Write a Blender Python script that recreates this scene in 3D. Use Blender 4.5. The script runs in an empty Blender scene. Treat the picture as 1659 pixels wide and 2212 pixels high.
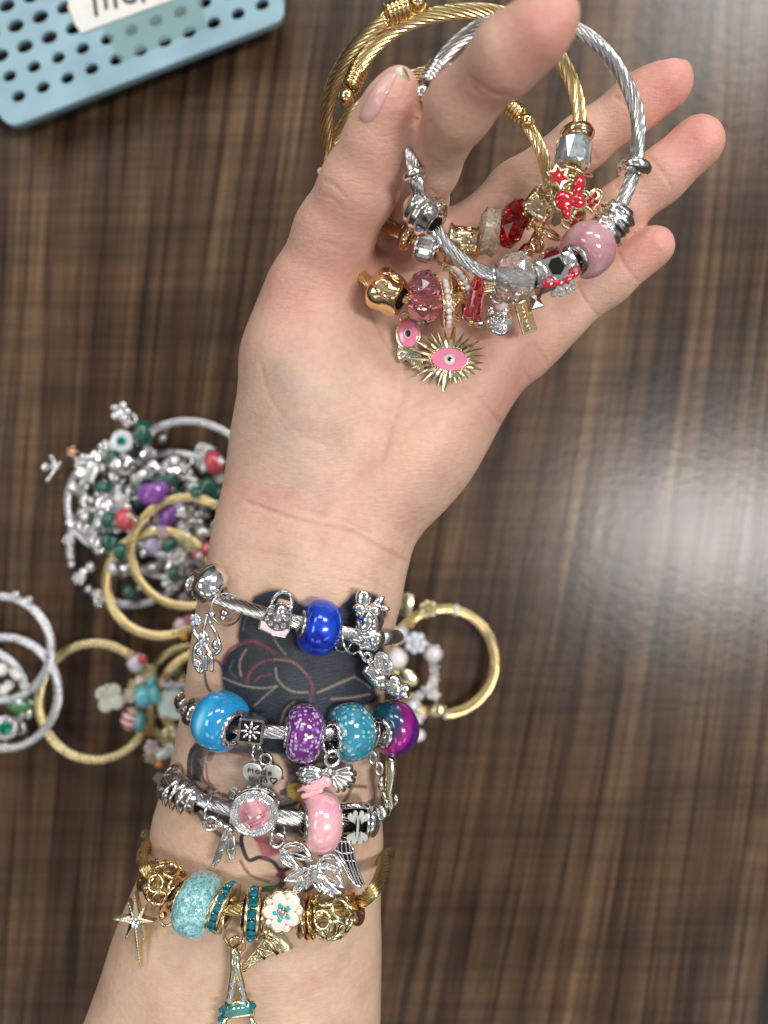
import bpy, bmesh, math, random
import numpy as np
from mathutils import Vector, Matrix, noise
from mathutils.bvhtree import BVHTree
random.seed(7); np.random.seed(7)
S = bpy.context.scene
# ---------------------------------------------------------------- camera
CZ = 0.35                      # the phone is held 35 cm above the table
FP = 1106 / math.tan(math.radians(33.5))
cam_d = bpy.data.cameras.new("camera"); cam = bpy.data.objects.new("camera", cam_d)
S.collection.objects.link(cam); S.camera = cam
cam.location = (0, 0, CZ)
cam_d.sensor_fit = 'VERTICAL'; cam_d.sensor_height = 36
cam_d.lens = 18 / math.tan(math.radians(33.5))
cam_d.clip_start = 0.01; cam_d.clip_end = 20
cam_d.dof.use_dof = True; cam_d.dof.focus_distance = 0.190; cam_d.dof.aperture_fstop = 9.5
S.view_settings.view_transform = 'Standard'; S.view_settings.look = 'None'
S.view_settings.exposure = 0.0; S.view_settings.gamma = 1
# ---------------------------------------------------------------- room light
w = bpy.data.worlds.new("World"); S.world = w; w.use_nodes = True
nt = w.node_tree; nt.nodes.clear()
def wn(t, **k):
    n = nt.nodes.new(t)
    for a, b in k.items(): setattr(n, a, b)
    return n
out = wn('ShaderNodeOutputWorld'); bg = wn('ShaderNodeBackground'); tc = wn('ShaderNodeTexCoord')
sep = wn('ShaderNodeSeparateXYZ'); rmp = wn('ShaderNodeValToRGB'); nz = wn('ShaderNodeTexNoise')
mix = wn('ShaderNodeMixRGB', blend_type='MULTIPLY'); r2 = wn('ShaderNodeValToRGB')
nt.links.new(tc.outputs['Generated'], sep.inputs[0]); nt.links.new(sep.outputs[2], rmp.inputs[0])
e = rmp.color_ramp.elements
e[0].position = 0.0; e[0].color = (.10, .09, .08, 1); e[1].position = 1; e[1].color = (.80, .82, .84, 1)
a = rmp.color_ramp.elements.new(.25); a.color = (.36, .35, .34, 1)
a = rmp.color_ramp.elements.new(.6); a.color = (.62, .63, .64, 1)
nz.inputs['Scale'].default_value = 2.6; nz.inputs['Detail'].default_value = 3
nt.links.new(tc.outputs['Generated'], nz.inputs['Vector']); nt.links.new(nz.outputs[0], r2.inputs[0])
e = r2.color_ramp.elements
e[0].position = .36; e[0].color = (.27, .265, .26, 1); e[1].position = .6; e[1].color = (1, 1, 1, 1)
mix.inputs[0].default_value = 1
nt.links.new(rmp.outputs[0], mix.inputs[1]); nt.links.new(r2.outputs[0], mix.inputs[2])
rx = wn('ShaderNodeMapRange'); rx.inputs[1].default_value = -.8; rx.inputs[2].default_value = .8; rx.inputs[3].default_value = .62; rx.inputs[4].default_value = 1.1   # the shop is brighter to the right
xy = wn('ShaderNodeMath', operation='ADD'); nt.links.new(sep.outputs[0], xy.inputs[0]); nt.links.new(sep.outputs[1], xy.inputs[1]); nt.links.new(xy.outputs[0], rx.inputs[0]); sc_ = wn('ShaderNodeVectorMath', operation='SCALE'); nt.links.new(mix.outputs[0], sc_.inputs[0]); nt.links.new(rx.outputs[0], sc_.inputs['Scale'])
nt.links.new(sc_.outputs[0], bg.inputs[0]); bg.inputs[1].default_value = 0.78
nt.links.new(bg.outputs[0], out.inputs[0])
def ceiling_lamp(x, y, sx, sy, e, col=(1, .985, .96)):
    d = bpy.data.lights.new("ceiling_lamp", 'AREA'); d.shape = 'RECTANGLE'
    d.size = sx; d.size_y = sy; d.energy = e; d.color = col
    o = bpy.data.objects.new("ceiling_lamp", d); S.collection.objects.link(o)
    o.location = (x, y, 2.2)
LE = 14.0
for x, y, sx, sy, e in [(1.16, -.07, .85, .28, 2.5), (1.35, 1.85, .9, .7, 3.0), (-2.1, .2, 1.0, .9, 1.2), (-1.9, 2.0, 1.2, 1.0, 1.7),
                        (-.1, 2.5, 1.2, .8, 2.2), (-.2, -2.4, 1.2, 1.0, .5), (1.7, -2.1, 1.2, 1.0, .5), (-2.0, -2.0, 1.2, 1.0, .5)]:
    ceiling_lamp(x, y, sx, sy, e * LE)
# ---------------------------------------------------------------- helpers
def K(z): return (CZ - z) / FP
def P(x, y, z): k = K(z); return Vector(((x - 829.5) * k, (1106 - y) * k, z))
W = {}
def thing(name, label, cat, loc=(0, 0, 0), group=None, kind=None):
    o = bpy.data.objects.new(name, None); S.collection.objects.link(o)
    o.empty_display_size = .01; o.location = loc; W[o.name] = Matrix.Translation(loc)
    tag(o, label, cat, group, kind); return o
def tag(o, label=None, cat=None, group=None, kind=None):
    if label: o['label'] = label
    if cat: o['category'] = cat
    if group: o['group'] = group
    if kind: o['kind'] = kind
    return o
class Fr:
    """placement: pixel-like position x,y at height z, turned by a (degrees, counter-clockwise), tilted"""
    def __init__(s, x, y, z, a=0, ty=0, tx=0, f=1.0):
        s.k = K(z) * f
        s.M = Matrix.Translation(P(x, y, z)) @ Matrix.Rotation(math.radians(a), 4, 'Z') @ Matrix.Rotation(math.radians(ty), 4, 'Y') @ Matrix.Rotation(math.radians(tx), 4, 'X')
class MB:
    def __init__(s): s.v = []; s.f = []
    def add(s, v, f):
        b = len(s.v); s.v += [tuple(p) for p in v]; s.f += [tuple(i + b for i in q) for q in f]; return s
    def lathe(s, prof, n=32, rfun=None, c=(0, 0, 0), closed=True):
        """profile of (x, r) turned about the x axis; closed = the profile is a loop"""
        m = len(prof); v = []; f = []
        for j in range(n):
            t = 2 * math.pi * j / n
            for i, (x, r) in enumerate(prof):
                q = r * (rfun(t, x, r) if rfun else 1)
                v.append((c[0] + x, c[1] + q * math.cos(t), c[2] + q * math.sin(t)))
        for j in range(n):
            j2 = (j + 1) % n
            for i in range(m if closed else m - 1):
                i2 = (i + 1) % m; f.append((j * m + i, j2 * m + i, j2 * m + i2, j * m + i2))
        if not closed:
            f.append(tuple(j * m for j in range(n)))
            f.append(tuple(j * m + m - 1 for j in reversed(range(n))))
        return s.add(v, f)
    def ball(s, c, r, sc=(1, 1, 1), nu=14, nv=9, M=None):
        v = []; f = []
        for i in range(1, nv):
            p = math.pi * i / nv
            for j in range(nu):
                t = 2 * math.pi * j / nu
                v.append((r * sc[0] * math.sin(p) * math.cos(t), r * sc[1] * math.sin(p) * math.sin(t), r * sc[2] * math.cos(p)))
        v += [(0, 0, r * sc[2]), (0, 0, -r * sc[2])]; a = len(v) - 2
        for i in range(nv - 2):
            for j in range(nu):
                j2 = (j + 1) % nu; f.append((i * nu + j, (i + 1) * nu + j, (i + 1) * nu + j2, i * nu + j2))
        for j in range(nu):
            j2 = (j + 1) % nu; f.append((a, j, j2)); f.append((a + 1, (nv - 2) * nu + j2, (nv - 2) * nu + j))
        if M: v = [M @ Vector(p) for p in v]
        return s.add([(p[0] + c[0], p[1] + c[1], p[2] + c[2]) for p in v], f)
    def tube(s, pts, r, n=8, closed=False, lobes=0, twist=0, depth=.12, caps=True, flat=1.0):
        pts = [Vector(p) for p in pts]; m = len(pts); v = []; f = []
        T = []
        for i in range(m):
            a = pts[(i - 1) % m] if closed or i else pts[i]; b = pts[(i + 1) % m] if closed or i < m - 1 else pts[i]
            t = (b - a); T.append(t.normalized() if t.length > 1e-12 else Vector((1, 0, 0)))
        up = Vector((0, 0, 1)) if abs(T[0].z) < .9 else Vector((1, 0, 0))
        N = (up - T[0] * up.dot(T[0])).normalized(); L = 0
        for i in range(m):
            if i:
                L += (pts[i] - pts[i - 1]).length
                N = (N - T[i] * N.dot(T[i]))
                N = N.normalized() if N.length > 1e-9 else T[i].orthogonal().normalized()
            Bn = T[i].cross(N); rr = r[i] if isinstance(r, (list, tuple)) else r
            for j in range(n):
                t = 2 * math.pi * j / n
                q = rr
                if lobes: q = rr * (1 - depth * (1 - abs(math.sin(lobes * t / 2))) ** 1.5)
                t2 = t + twist * L
                v.append(pts[i] + N * (q * math.cos(t2) * flat) + Bn * (q * math.sin(t2)))
        for i in range(m if closed else m - 1):
            i2 = (i + 1) % m
            for j in range(n):
                j2 = (j + 1) % n; f.append((i * n + j, i * n + j2, i2 * n + j2, i2 * n + j))
        if not closed and caps:
            f.append(tuple(reversed(range(n)))); f.append(tuple((m - 1) * n + j for j in range(n)))
        return s.add(v, f)
    def ring(s, c, R, r, axis='z', n=28, m=8, sc=(1, 1)):
        pts = []
        for i in range(n):
            t = 2 * math.pi * i / n; a, b = R * sc[0] * math.cos(t), R * sc[1] * math.sin(t)
            pts.append({'z': (c[0] + a, c[1] + b, c[2]), 'x': (c[0], c[1] + a, c[2] + b), 'y': (c[0] + a, c[1], c[2] + b)}[axis])
        return s.tube(pts, r, m, closed=True)
    def prism(s, ol, z0, z1, bev=0.0, dome=0.0):
        """outline extruded from z0 to z1, upper edge bevelled, top slightly domed"""
        n = len(ol); cx = sum(p[0] for p in ol) / n; cy = sum(p[1] for p in ol) / n
        ar = sum(ol[i][0] * ol[(i + 1) % n][1] - ol[(i + 1) % n][0] * ol[i][1] for i in range(n))
        if ar < 0: ol = ol[::-1]
        def ins(d):
            o = []
            for i in range(n):
                a = Vector(ol[i - 1]); b = Vector(ol[i]); c = Vector(ol[(i + 1) % n])
                e1 = (b - a).normalized(); e2 = (c - b).normalized(); nn = Vector((-(e1 + e2).y, (e1 + e2).x))
                if nn.length < 1e-6: nn = Vector((-e1.y, e1.x))
                nn.normalize(); o.append((b.x + nn.x * d, b.y + nn.y * d))
            return o
        L = [(ol, z0), (ol, z1 - bev)]
        if bev: L += [(ins(bev * .35), z1 - bev * .3), (ins(bev), z1)]
        v = []; f = []
        for o, z in L: v += [(x, y, z) for x, y in o]
        for l in range(len(L) - 1):
            for i in range(n):
                i2 = (i + 1) % n; f.append((l * n + i, l * n + i2, (l + 1) * n + i2, (l + 1) * n + i))
        f.append(tuple(reversed(range(n)))); b = (len(L) - 1) * n
        if dome:
            v.append((cx, cy, z1 + dome)); q = len(v) - 1
            for i in range(n): f.append((b + i, b + (i + 1) % n, q))
        else: f.append(tuple(b + i for i in range(n)))
        return s.add(v, f)
    def gem(s, c, r, h=.6, n=8, M=None):
        """round brilliant: table, crown, girdle, point"""
        v = []; f = []
        for R, z, o in ((r * .55, r * h, 0), (r * .85, r * h * .62, .5), (r, 0, 0)):
            for j in range(n):
                t = 2 * math.pi * (j + o) / n; v.append((R * math.cos(t), R * math.sin(t), z))
        v.append((0, 0, -r * h)); q = 3 * n; f.append(tuple(range(n)))
        for j in range(n):
            j2 = (j + 1) % n
            f += [(j, n + j, j2), (j2, n + j, n + j2), (n + j, 2 * n + j, 2 * n + j2), (n + j, 2 * n + j2, n + j2)] if 0 else [(n + j, j2, j), (j2, n + j, n + j2), (2 * n + j, n + j, j), (n + j, 2 * n + j2, n + j2)]
            f[-2] = (2 * n + j, 2 * n + j2, n + j); f[-1] = (n + j, 2 * n + j2, n + j2)
            f.append((q, 2 * n + j2, 2 * n + j))
        if M: v = [M @ Vector(p) for p in v]
        return s.add([(p[0] + c[0], p[1] + c[1], p[2] + c[2]) for p in v], f)
    def box(s, c, d, M=None):
        v = [Vector((x * d[0] / 2, y * d[1] / 2, z * d[2] / 2)) for x in (-1, 1) for y in (-1, 1) for z in (-1, 1)]
        if M: v = [M @ p for p in v]
        return s.add([(p[0] + c[0], p[1] + c[1], p[2] + c[2]) for p in v], [(0, 1, 3, 2), (4, 6, 7, 5), (0, 4, 5, 1), (2, 3, 7, 6), (0, 2, 6, 4), (1, 5, 7, 3)])
    def obj(s, name, mat, parent=None, fr=None, smooth=True, label=None, recalc=True, kind=None):
        me = bpy.data.meshes.new(name); k = fr.k if fr else 1.0
        if not fr:                                  # world coordinates: put the origin in the middle
            o0 = sum((Vector(p) for p in s.v), Vector()) / len(s.v)
            me.from_pydata([tuple(Vector(p) - o0) for p in s.v], [], s.f); M = Matrix.Translation(o0)
        else:
            me.from_pydata([(p[0] * k, p[1] * k, p[2] * k) for p in s.v], [], s.f); M = fr.M
        if recalc:
            bm = bmesh.new(); bm.from_mesh(me); bmesh.ops.recalc_face_normals(bm, faces=bm.faces); bm.to_mesh(me); bm.free()
        if smooth: me.polygons.foreach_set('use_smooth', [True] * len(me.polygons))
        me.materials.append(mat); o = bpy.data.objects.new(name, me); S.collection.objects.link(o)
        if parent: o.parent = parent; o.matrix_local = W[parent.name].inverted() @ M
        else: o.matrix_world = M
        W[o.name] = M.copy()
        if label: o['label'] = label
        if kind: o['kind'] = kind
        return o
def catmull(p, n=8, closed=False):
    p = [Vector(q) for q in p]; m = len(p); out = []
    g = (lambda i: p[i % m]) if closed else (lambda i: p[max(0, min(m - 1, i))])
    for i in range(m if closed else m - 1):
        a, b, c, d = g(i - 1), g(i), g(i + 1), g(i + 2)
        for j in range(n):
            t = j / n
            out.append(.5 * ((2 * b) + (c - a) * t + (2 * a - 5 * b + 4 * c - d) * t * t + (3 * b - a - 3 * c + d) * t ** 3))
    if not closed: out.append(p[-1])
    return out
# ---------------------------------------------------------------- materials
def mat(name): 
    m = bpy.data.materials.new(name); m.use_nodes = True; return m, m.node_tree, m.node_tree.nodes['Principled BSDF']
def N(t, ty, **k):
    n = t.nodes.new(ty)
    for a, b in k.items():
        if a in n.inputs: n.inputs[a].default_value = b
        else: setattr(n, a, b)
    return n
def ramp(t, src, stops):
    r = t.nodes.new('ShaderNodeValToRGB'); e = r.color_ramp.elements
    while len(e) < len(stops): e.new(.5)
    for q, (p, c) in zip(e, stops): q.position = p; q.color = tuple(c) + (1,) if len(c) == 3 else c
    t.links.new(src, r.inputs[0]); return r.outputs[0]
def bump(t, b, src, st, dist):
    n = t.nodes.new('ShaderNodeBump'); n.inputs['Strength'].default_value = st; n.inputs['Distance'].default_value = dist
    t.links.new(src, n.inputs['Height']); t.links.new(n.outputs[0], b.inputs['Normal']); return n
def ntex(t, sc, det=4, vec='Object', dist=0.0):
    c = t.nodes.new('ShaderNodeTexCoord'); n = N(t, 'ShaderNodeTexNoise', Scale=sc, Detail=det, Distortion=dist)
    t.links.new(c.outputs[vec], n.inputs['Vector']); return n
def vtex(t, sc, vec='Object', **k):
    c = t.nodes.new('ShaderNodeTexCoord'); n = N(t, 'ShaderNodeTexVoronoi', Scale=sc, **k)
    t.links.new(c.outputs[vec], n.inputs['Vector']); return n
def metal(name, col, rough=.14, wear=.1, dark=None, bsc=700, bst=.12):
    m, t, b = mat(name); b.inputs['Metallic'].default_value = 1
    n = ntex(t, 350, 3)
    lo = dark or tuple(c * (1 - wear) for c in col)
    t.links.new(ramp(t, n.outputs[0], [(.32, lo), (.6, col)]), b.inputs['Base Color'])
    q = N(t, 'ShaderNodeMapRange'); q.inputs[3].default_value = rough * .7; q.inputs[4].default_value = rough * 1.6
    t.links.new(n.outputs[0], q.inputs[0]); t.links.new(q.outputs[0], b.inputs['Roughness'])
    n2 = ntex(t, bsc, 2); bump(t, b, n2.outputs[0], bst, .00012)
    return m
def plastic(name, col, rough=.2, coat=0.5, sss=0.0, var=.06, metallic=0, trans=0, sc=200):
    m, t, b = mat(name); n = ntex(t, sc, 3)
    t.links.new(ramp(t, n.outputs[0], [(.3, tuple(c * (1 - var) for c in col)), (.7, tuple(min(1, c * (1 + var)) for c in col))]), b.inputs['Base Color'])
    b.inputs['Roughness'].default_value = rough; b.inputs['Coat Weight'].default_value = coat; b.inputs['Coat Roughness'].default_value = .04
    b.inputs['Metallic'].default_value = metallic; b.inputs['Transmission Weight'].default_value = trans
    if sss: b.inputs['Subsurface Weight'].default_value = sss; b.inputs['Subsurface Radius'].default_value = (.002, .0015, .0015)
    return m
def glass(name, col, rough=.02, ior=1.55, film=0, tr=1.0, vein=None):
    m, t, b = mat(name); n = ntex(t, 220, 2)
    t.links.new(ramp(t, n.outputs[0], [(.3, tuple(c * .86 for c in col)), (.7, col)]), b.inputs['Base Color'])
    b.inputs['Transmission Weight'].default_value = tr; b.inputs['IOR'].default_value = ior; b.inputs['Roughness'].default_value = rough
    if film: b.inputs['Thin Film Thickness'].default_value = film; b.inputs['Thin Film IOR'].default_value = 1.9
    return m
SILVER = metal('polished_silver', (.88, .87, .86), .09, .10, bst=.04)
SATIN = metal('satin_silver_plate', (.74, .73, .70), .34, .2)
STEEL = metal('brushed_steel_strand', (.60, .59, .58), .2, .15, bst=.03)
ANTIQ = metal('antiqued_silver', (.68, .66, .62), .22, .3, dark=(.34, .33, .31), bst=.15)
DSTEEL = metal('dark_steel', (.48, .46, .44), .14, .2)
GOLD = metal('yellow_gold_strand', (.86, .67, .34), .2, .15, bst=.03)
GOLDP = metal('polished_gold', (.90, .68, .36), .1, .14)
GOLDR = metal('rose_gold', (.86, .60, .40), .1, .16)
GOLDL = metal('pale_gold', (.84, .76, .50), .16, .2, bst=.3)
GOLDD = metal('olive_gold_strand', (.60, .48, .22), .26, .2, bst=.03)
HOLE_SHADE, _t, _b = mat('hole_shade'); _b.inputs['Base Color'].default_value = (.012, .011, .01, 1); _b.inputs['Roughness'].default_value = .7; _b.inputs['Specular IOR Level'].default_value = .1  # for solid dark plugs that stand in for the shade inside holes
CLEAR = glass('clear_crystal', (1, 1, 1), .0, 1.58, tr=.9)
ICE = glass('ice_crystal', (.84, .93, .96), .01, 1.5, tr=.78)
CHAMP = glass('champagne_crystal', (1, .95, .78), .02, 1.5, tr=.8)
REDG = glass('red_crystal', (.60, .004, .02), .02, 1.5)
PINKG = glass('pink_crystal', (1, .60, .80), .02, 1.5)
ROSEG = glass('rose_crystal', (.97, .24, .36), .02, 1.5)
TEALG = glass('teal_gem', (.02, .45, .60), .04, 1.6, tr=.5)
def gemmat(name, col, film=0, rough=.05):
    m, t, b = mat(name); n = ntex(t, 500, 1); b.inputs['Roughness'].default_value = rough; b.inputs['Metallic'].default_value = .75
    t.links.new(ramp(t, n.outputs[0], [(.35, tuple(c * .6 for c in col)), (.62, col)]), b.inputs['Base Color'])
    b.inputs['Coat Weight'].default_value = 1
    if film: b.inputs['Thin Film Thickness'].default_value = film; b.inputs['Thin Film IOR'].default_value = 2.0; b.inputs['Metallic'].default_value = .3; b.inputs['IOR'].default_value = 1.8
    return m
ICEF = gemmat('ice_blue_foiled_crystal', (.84, .93, .97))
RHINE = gemmat('foiled_rhinestone', (.93, .93, .95), rough=.02); ABST = gemmat('aurora_rhinestone', (.75, .80, .92), 480)
TEALR = gemmat('teal_rhinestone', (.03, .42, .56)); REDR = gemmat('red_rhinestone', (.65, .01, .04)); PINKR = gemmat('pink_foiled_stone', (1, .50, .56), rough=.03)
PINKR.node_tree.nodes['Principled BSDF'].inputs['Metallic'].default_value = .45
GREENR = gemmat('green_rhinestone', (.0, .45, .28)); EMER = gemmat('sea_green_baguette', (.20, .55, .52))
PINKE = plastic('pink_enamel', (.92, .27, .44), .12, 1); PALEP = plastic('pale_pink_enamel', (.83, .60, .62), .15, 1)
REDE = plastic('red_enamel', (.50, .004, .018), .1, 1); WHITEE = plastic('white_enamel', (.85, .74, .66), .12, 1)
WHITE = plastic('white_porcelain', (.8, .8, .74), .2, 1); TEALE = plastic('teal_enamel', (.03, .42, .45), .12, 1)
BLACKE = plastic('black_enamel', (.012, .012, .016), .15, .6); SWANP = plastic('pink_glossy_enamel', (.86, .44, .47), .14, 1)
GREENP = plastic('dark_green_bead', (.0, .11, .075), .1, 1, trans=.2); PURP = plastic('purple_bead', (.26, .07, .38), .15, .8); LILAC = plastic('lilac_bead', (.55, .48, .68), .2, .8)
CORAL = plastic('coral_striped_bead', (.62, .06, .09), .15, 1); TURQ = plastic('turquoise_bead', (.14, .55, .62), .15, 1)
PEARL = plastic('white_pearl', (.84, .78, .74), .22, .8, .3)
PEARL.node_tree.nodes['Principled BSDF'].inputs['Sheen Weight'].default_value = .3
# ---------------------------------------------------------------- table
def table():
    m, t, b = mat('dark_walnut_laminate')
    c = N(t, 'ShaderNodeTexCoord'); L = t.links.new
    # gentle sideways drift of the grain
    mp = N(t, 'ShaderNodeMapping'); mp.inputs['Scale'].default_value = (1, .22, 1); L(c.outputs['Object'], mp.inputs[0])
    wv = N(t, 'ShaderNodeTexNoise', Scale=3.2, Detail=1.0); L(mp.outputs[0], wv.inputs['Vector'])
    sh = N(t, 'ShaderNodeMath', operation='MULTIPLY_ADD'); sh.inputs[1].default_value = .11; L(wv.outputs[0], sh.inputs[0])
    sp = N(t, 'ShaderNodeSeparateXYZ'); L(c.outputs['Object'], sp.inputs[0])
    sk = N(t, 'ShaderNodeMath', operation='MULTIPLY_ADD'); L(sp.outputs[1], sk.inputs[0]); sk.inputs[1].default_value = -.10; L(sp.outputs[0], sk.inputs[2])
    L(sk.outputs[0], sh.inputs[2])
    cb = N(t, 'ShaderNodeCombineXYZ'); L(sh.outputs[0], cb.inputs[0]); L(sp.outputs[1], cb.inputs[1])
    def streak(sx, sy, det, off=0):
        q = N(t, 'ShaderNodeMapping'); q.inputs['Scale'].default_value = (sx, sy, 1); q.inputs['Location'].default_value = (off, off, 0)
        L(cb.outputs[0], q.inputs[0]); n = N(t, 'ShaderNodeTexNoise', Scale=1.0, Detail=det, Roughness=.55); L(q.outputs[0], n.inputs['Vector']); return n.outputs[0]
    a = ramp(t, streak(66, 1.7, 5), [(.30, (.021, .0112, .006)), (.45, (.062, .0335, .0178)), (.57, (.098, .056, .0300)), (.74, (.19, .122, .068))])
    bq = ramp(t, streak(300, 7, 6, 7), [(.38, (.30, .28, .27)), (.50, (.95, .95, .95)), (.68, (1.35, 1.3, 1.2))])
    x1 = N(t, 'ShaderNodeMixRGB', blend_type='MULTIPLY'); x1.inputs[0].default_value = .85; L(a, x1.inputs[1]); L(bq, x1.inputs[2])
    cq = ramp(t, streak(14, 230, 5, 3), [(.36, (.62, .60, .60)), (.5, (1, 1, 1)), (.66, (1.25, 1.22, 1.18))])
    x2 = N(t, 'ShaderNodeMixRGB', blend_type='MULTIPLY'); x2.inputs[0].default_value = .6; L(x1.outputs[0], x2.inputs[1]); L(cq, x2.inputs[2])
    dq = ramp(t, streak(10, 34, 2, 13), [(.34, (.66, .65, .65)), (.5, (1, 1, 1)), (.68, (1.2, 1.18, 1.1))])
    eq = ramp(t, streak(120, 12, 6, 21), [(.40, (.35, .33, .32)), (.45, (1, 1, 1))]); xe = N(t, 'ShaderNodeMixRGB', blend_type='MULTIPLY'); xe.inputs[0].default_value = .4; L(x2.outputs[0], xe.inputs[1]); L(eq, xe.inputs[2]); x2 = xe
    x3 = N(t, 'ShaderNodeMixRGB', blend_type='MULTIPLY'); x3.inputs[0].default_value = .7; L(x2.outputs[0], x3.inputs[1]); L(dq, x3.inputs[2])
    L(x3.outputs[0], b.inputs['Base Color'])
    rr = N(t, 'ShaderNodeMapRange'); rr.inputs[3].default_value = .20; rr.inputs[4].default_value = .31
    L(streak(150, 8, 2, 5), rr.inputs[0]); L(rr.outputs[0], b.inputs['Roughness'])
    b.inputs['Specular IOR Level'].default_value = .34
    bump(t, b, streak(190, 230, 3, 2), .25, .0003)
    B = MB(); B.box((0, 0, -.0125), (1.6, 1.4, .025)); o = B.obj('table_top', m, smooth=False); tag(o, kind='structure')
    return o
table()
# ---------------------------------------------------------------- hand and forearm: one implicit surface
OUT = [(60, 2560), (143, 2330), (216, 2139), (253, 2024), (302, 1907), (328, 1854), (336, 1776), (373, 1665), (394, 1566), (410, 1464), (431, 1316), (451, 1233),
       (464, 1145), (488, 1042), (502, 934), (520, 837), (534, 750), (556, 680), (590, 620), (680, 560), (780, 520), (850, 470), (930, 462), (985, 452), (1060, 440), (1130, 450),
       (1200, 500), (1235, 560), (1240, 630), (1230, 700), (1215, 752), (1170, 790), (1124, 841), (1078, 914), (1033, 998), (1001, 1048), (955, 1100), (912, 1142), (888, 1178), (878, 1212),
       (870, 1242), (859, 1300), (847, 1345), (833, 1411), (822, 1500), (812, 1600), (812, 1680), (817, 1769), (820, 1835), (814, 1942), (816, 2040), (815, 2120), (812, 2330), (812, 2560), (440, 2600)]
SX, SY = 6, 6
gx = np.arange(60, 1640, SX); gy = np.arange(-140, 2640, SY)
GX, GY = np.meshgrid(gx, gy, indexing='ij')
def pdist(poly, X, Y, closed=True):
    d = np.full(X.shape, 1e9); ins = np.zeros(X.shape, bool); n = len(poly)
    for i in range(n if closed else n - 1):
        x1, y1 = poly[i]; x2, y2 = poly[(i + 1) % n]; ex, ey = x2 - x1, y2 - y1
        t = np.clip(((X - x1) * ex + (Y - y1) * ey) / (ex * ex + ey * ey + 1e-9), 0, 1)
        d = np.minimum(d, np.hypot(X - x1 - t * ex, Y - y1 - t * ey))
        if closed:
            c = ((y1 > Y) != (y2 > Y)) & (X < (x2 - x1) * (Y - y1) / (y2 - y1 + 1e-12) + x1); ins ^= c
    return np.where(ins, d, -d) if closed else d
outl = [tuple(p)[:2] for p in catmull([(x, y, 0) for x, y in OUT], 4, True)]
DF = pdist(outl, GX, GY)
def g2(X, Y, cx, cy, s, s2=None, ang=0):
    c, q = math.cos(math.radians(ang)), math.sin(math.radians(ang)); u = (X - cx) * c + (Y - cy) * q; v = -(X - cx) * q + (Y - cy) * c
    return np.exp(-.5 * ((u / s) ** 2 + (v / (s2 or s)) ** 2))
TOP = (.0065 * g2(GX, GY, 655, 830, 95, 150, 20) + .0035 * g2(GX, GY, 945, 985, 75, 130, 30) - .0035 * g2(GX, GY, 905, 700, 110, 90)
       + .002 * g2(GX, GY, 640, 1280, 28, 200, 8) - .0012 * g2(GX, GY, 770, 1120, 120, 40, 15) + .003 * g2(GX, GY, 1110, 780, 60, 100, 30)
       - .002 * g2(GX, GY, 800, 930, 40, 120, 20))
def lerp(y, tb): return np.interp(y, [a for a, _ in tb], [b for _, b in tb])
RW = lerp(GY, [(0, .013), (900, .016), (1150, .021), (1300, .026), (1800, .030), (2300, .034)])
HH = lerp(GY, [(0, .0115), (600, .012), (900, .0155), (1200, .0165), (1700, .0190), (2300, .0225)])
ZC = lerp(GY, [(0, .139), (800, .139), (1200, .138), (1700, .1385), (2300, .137)])
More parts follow.
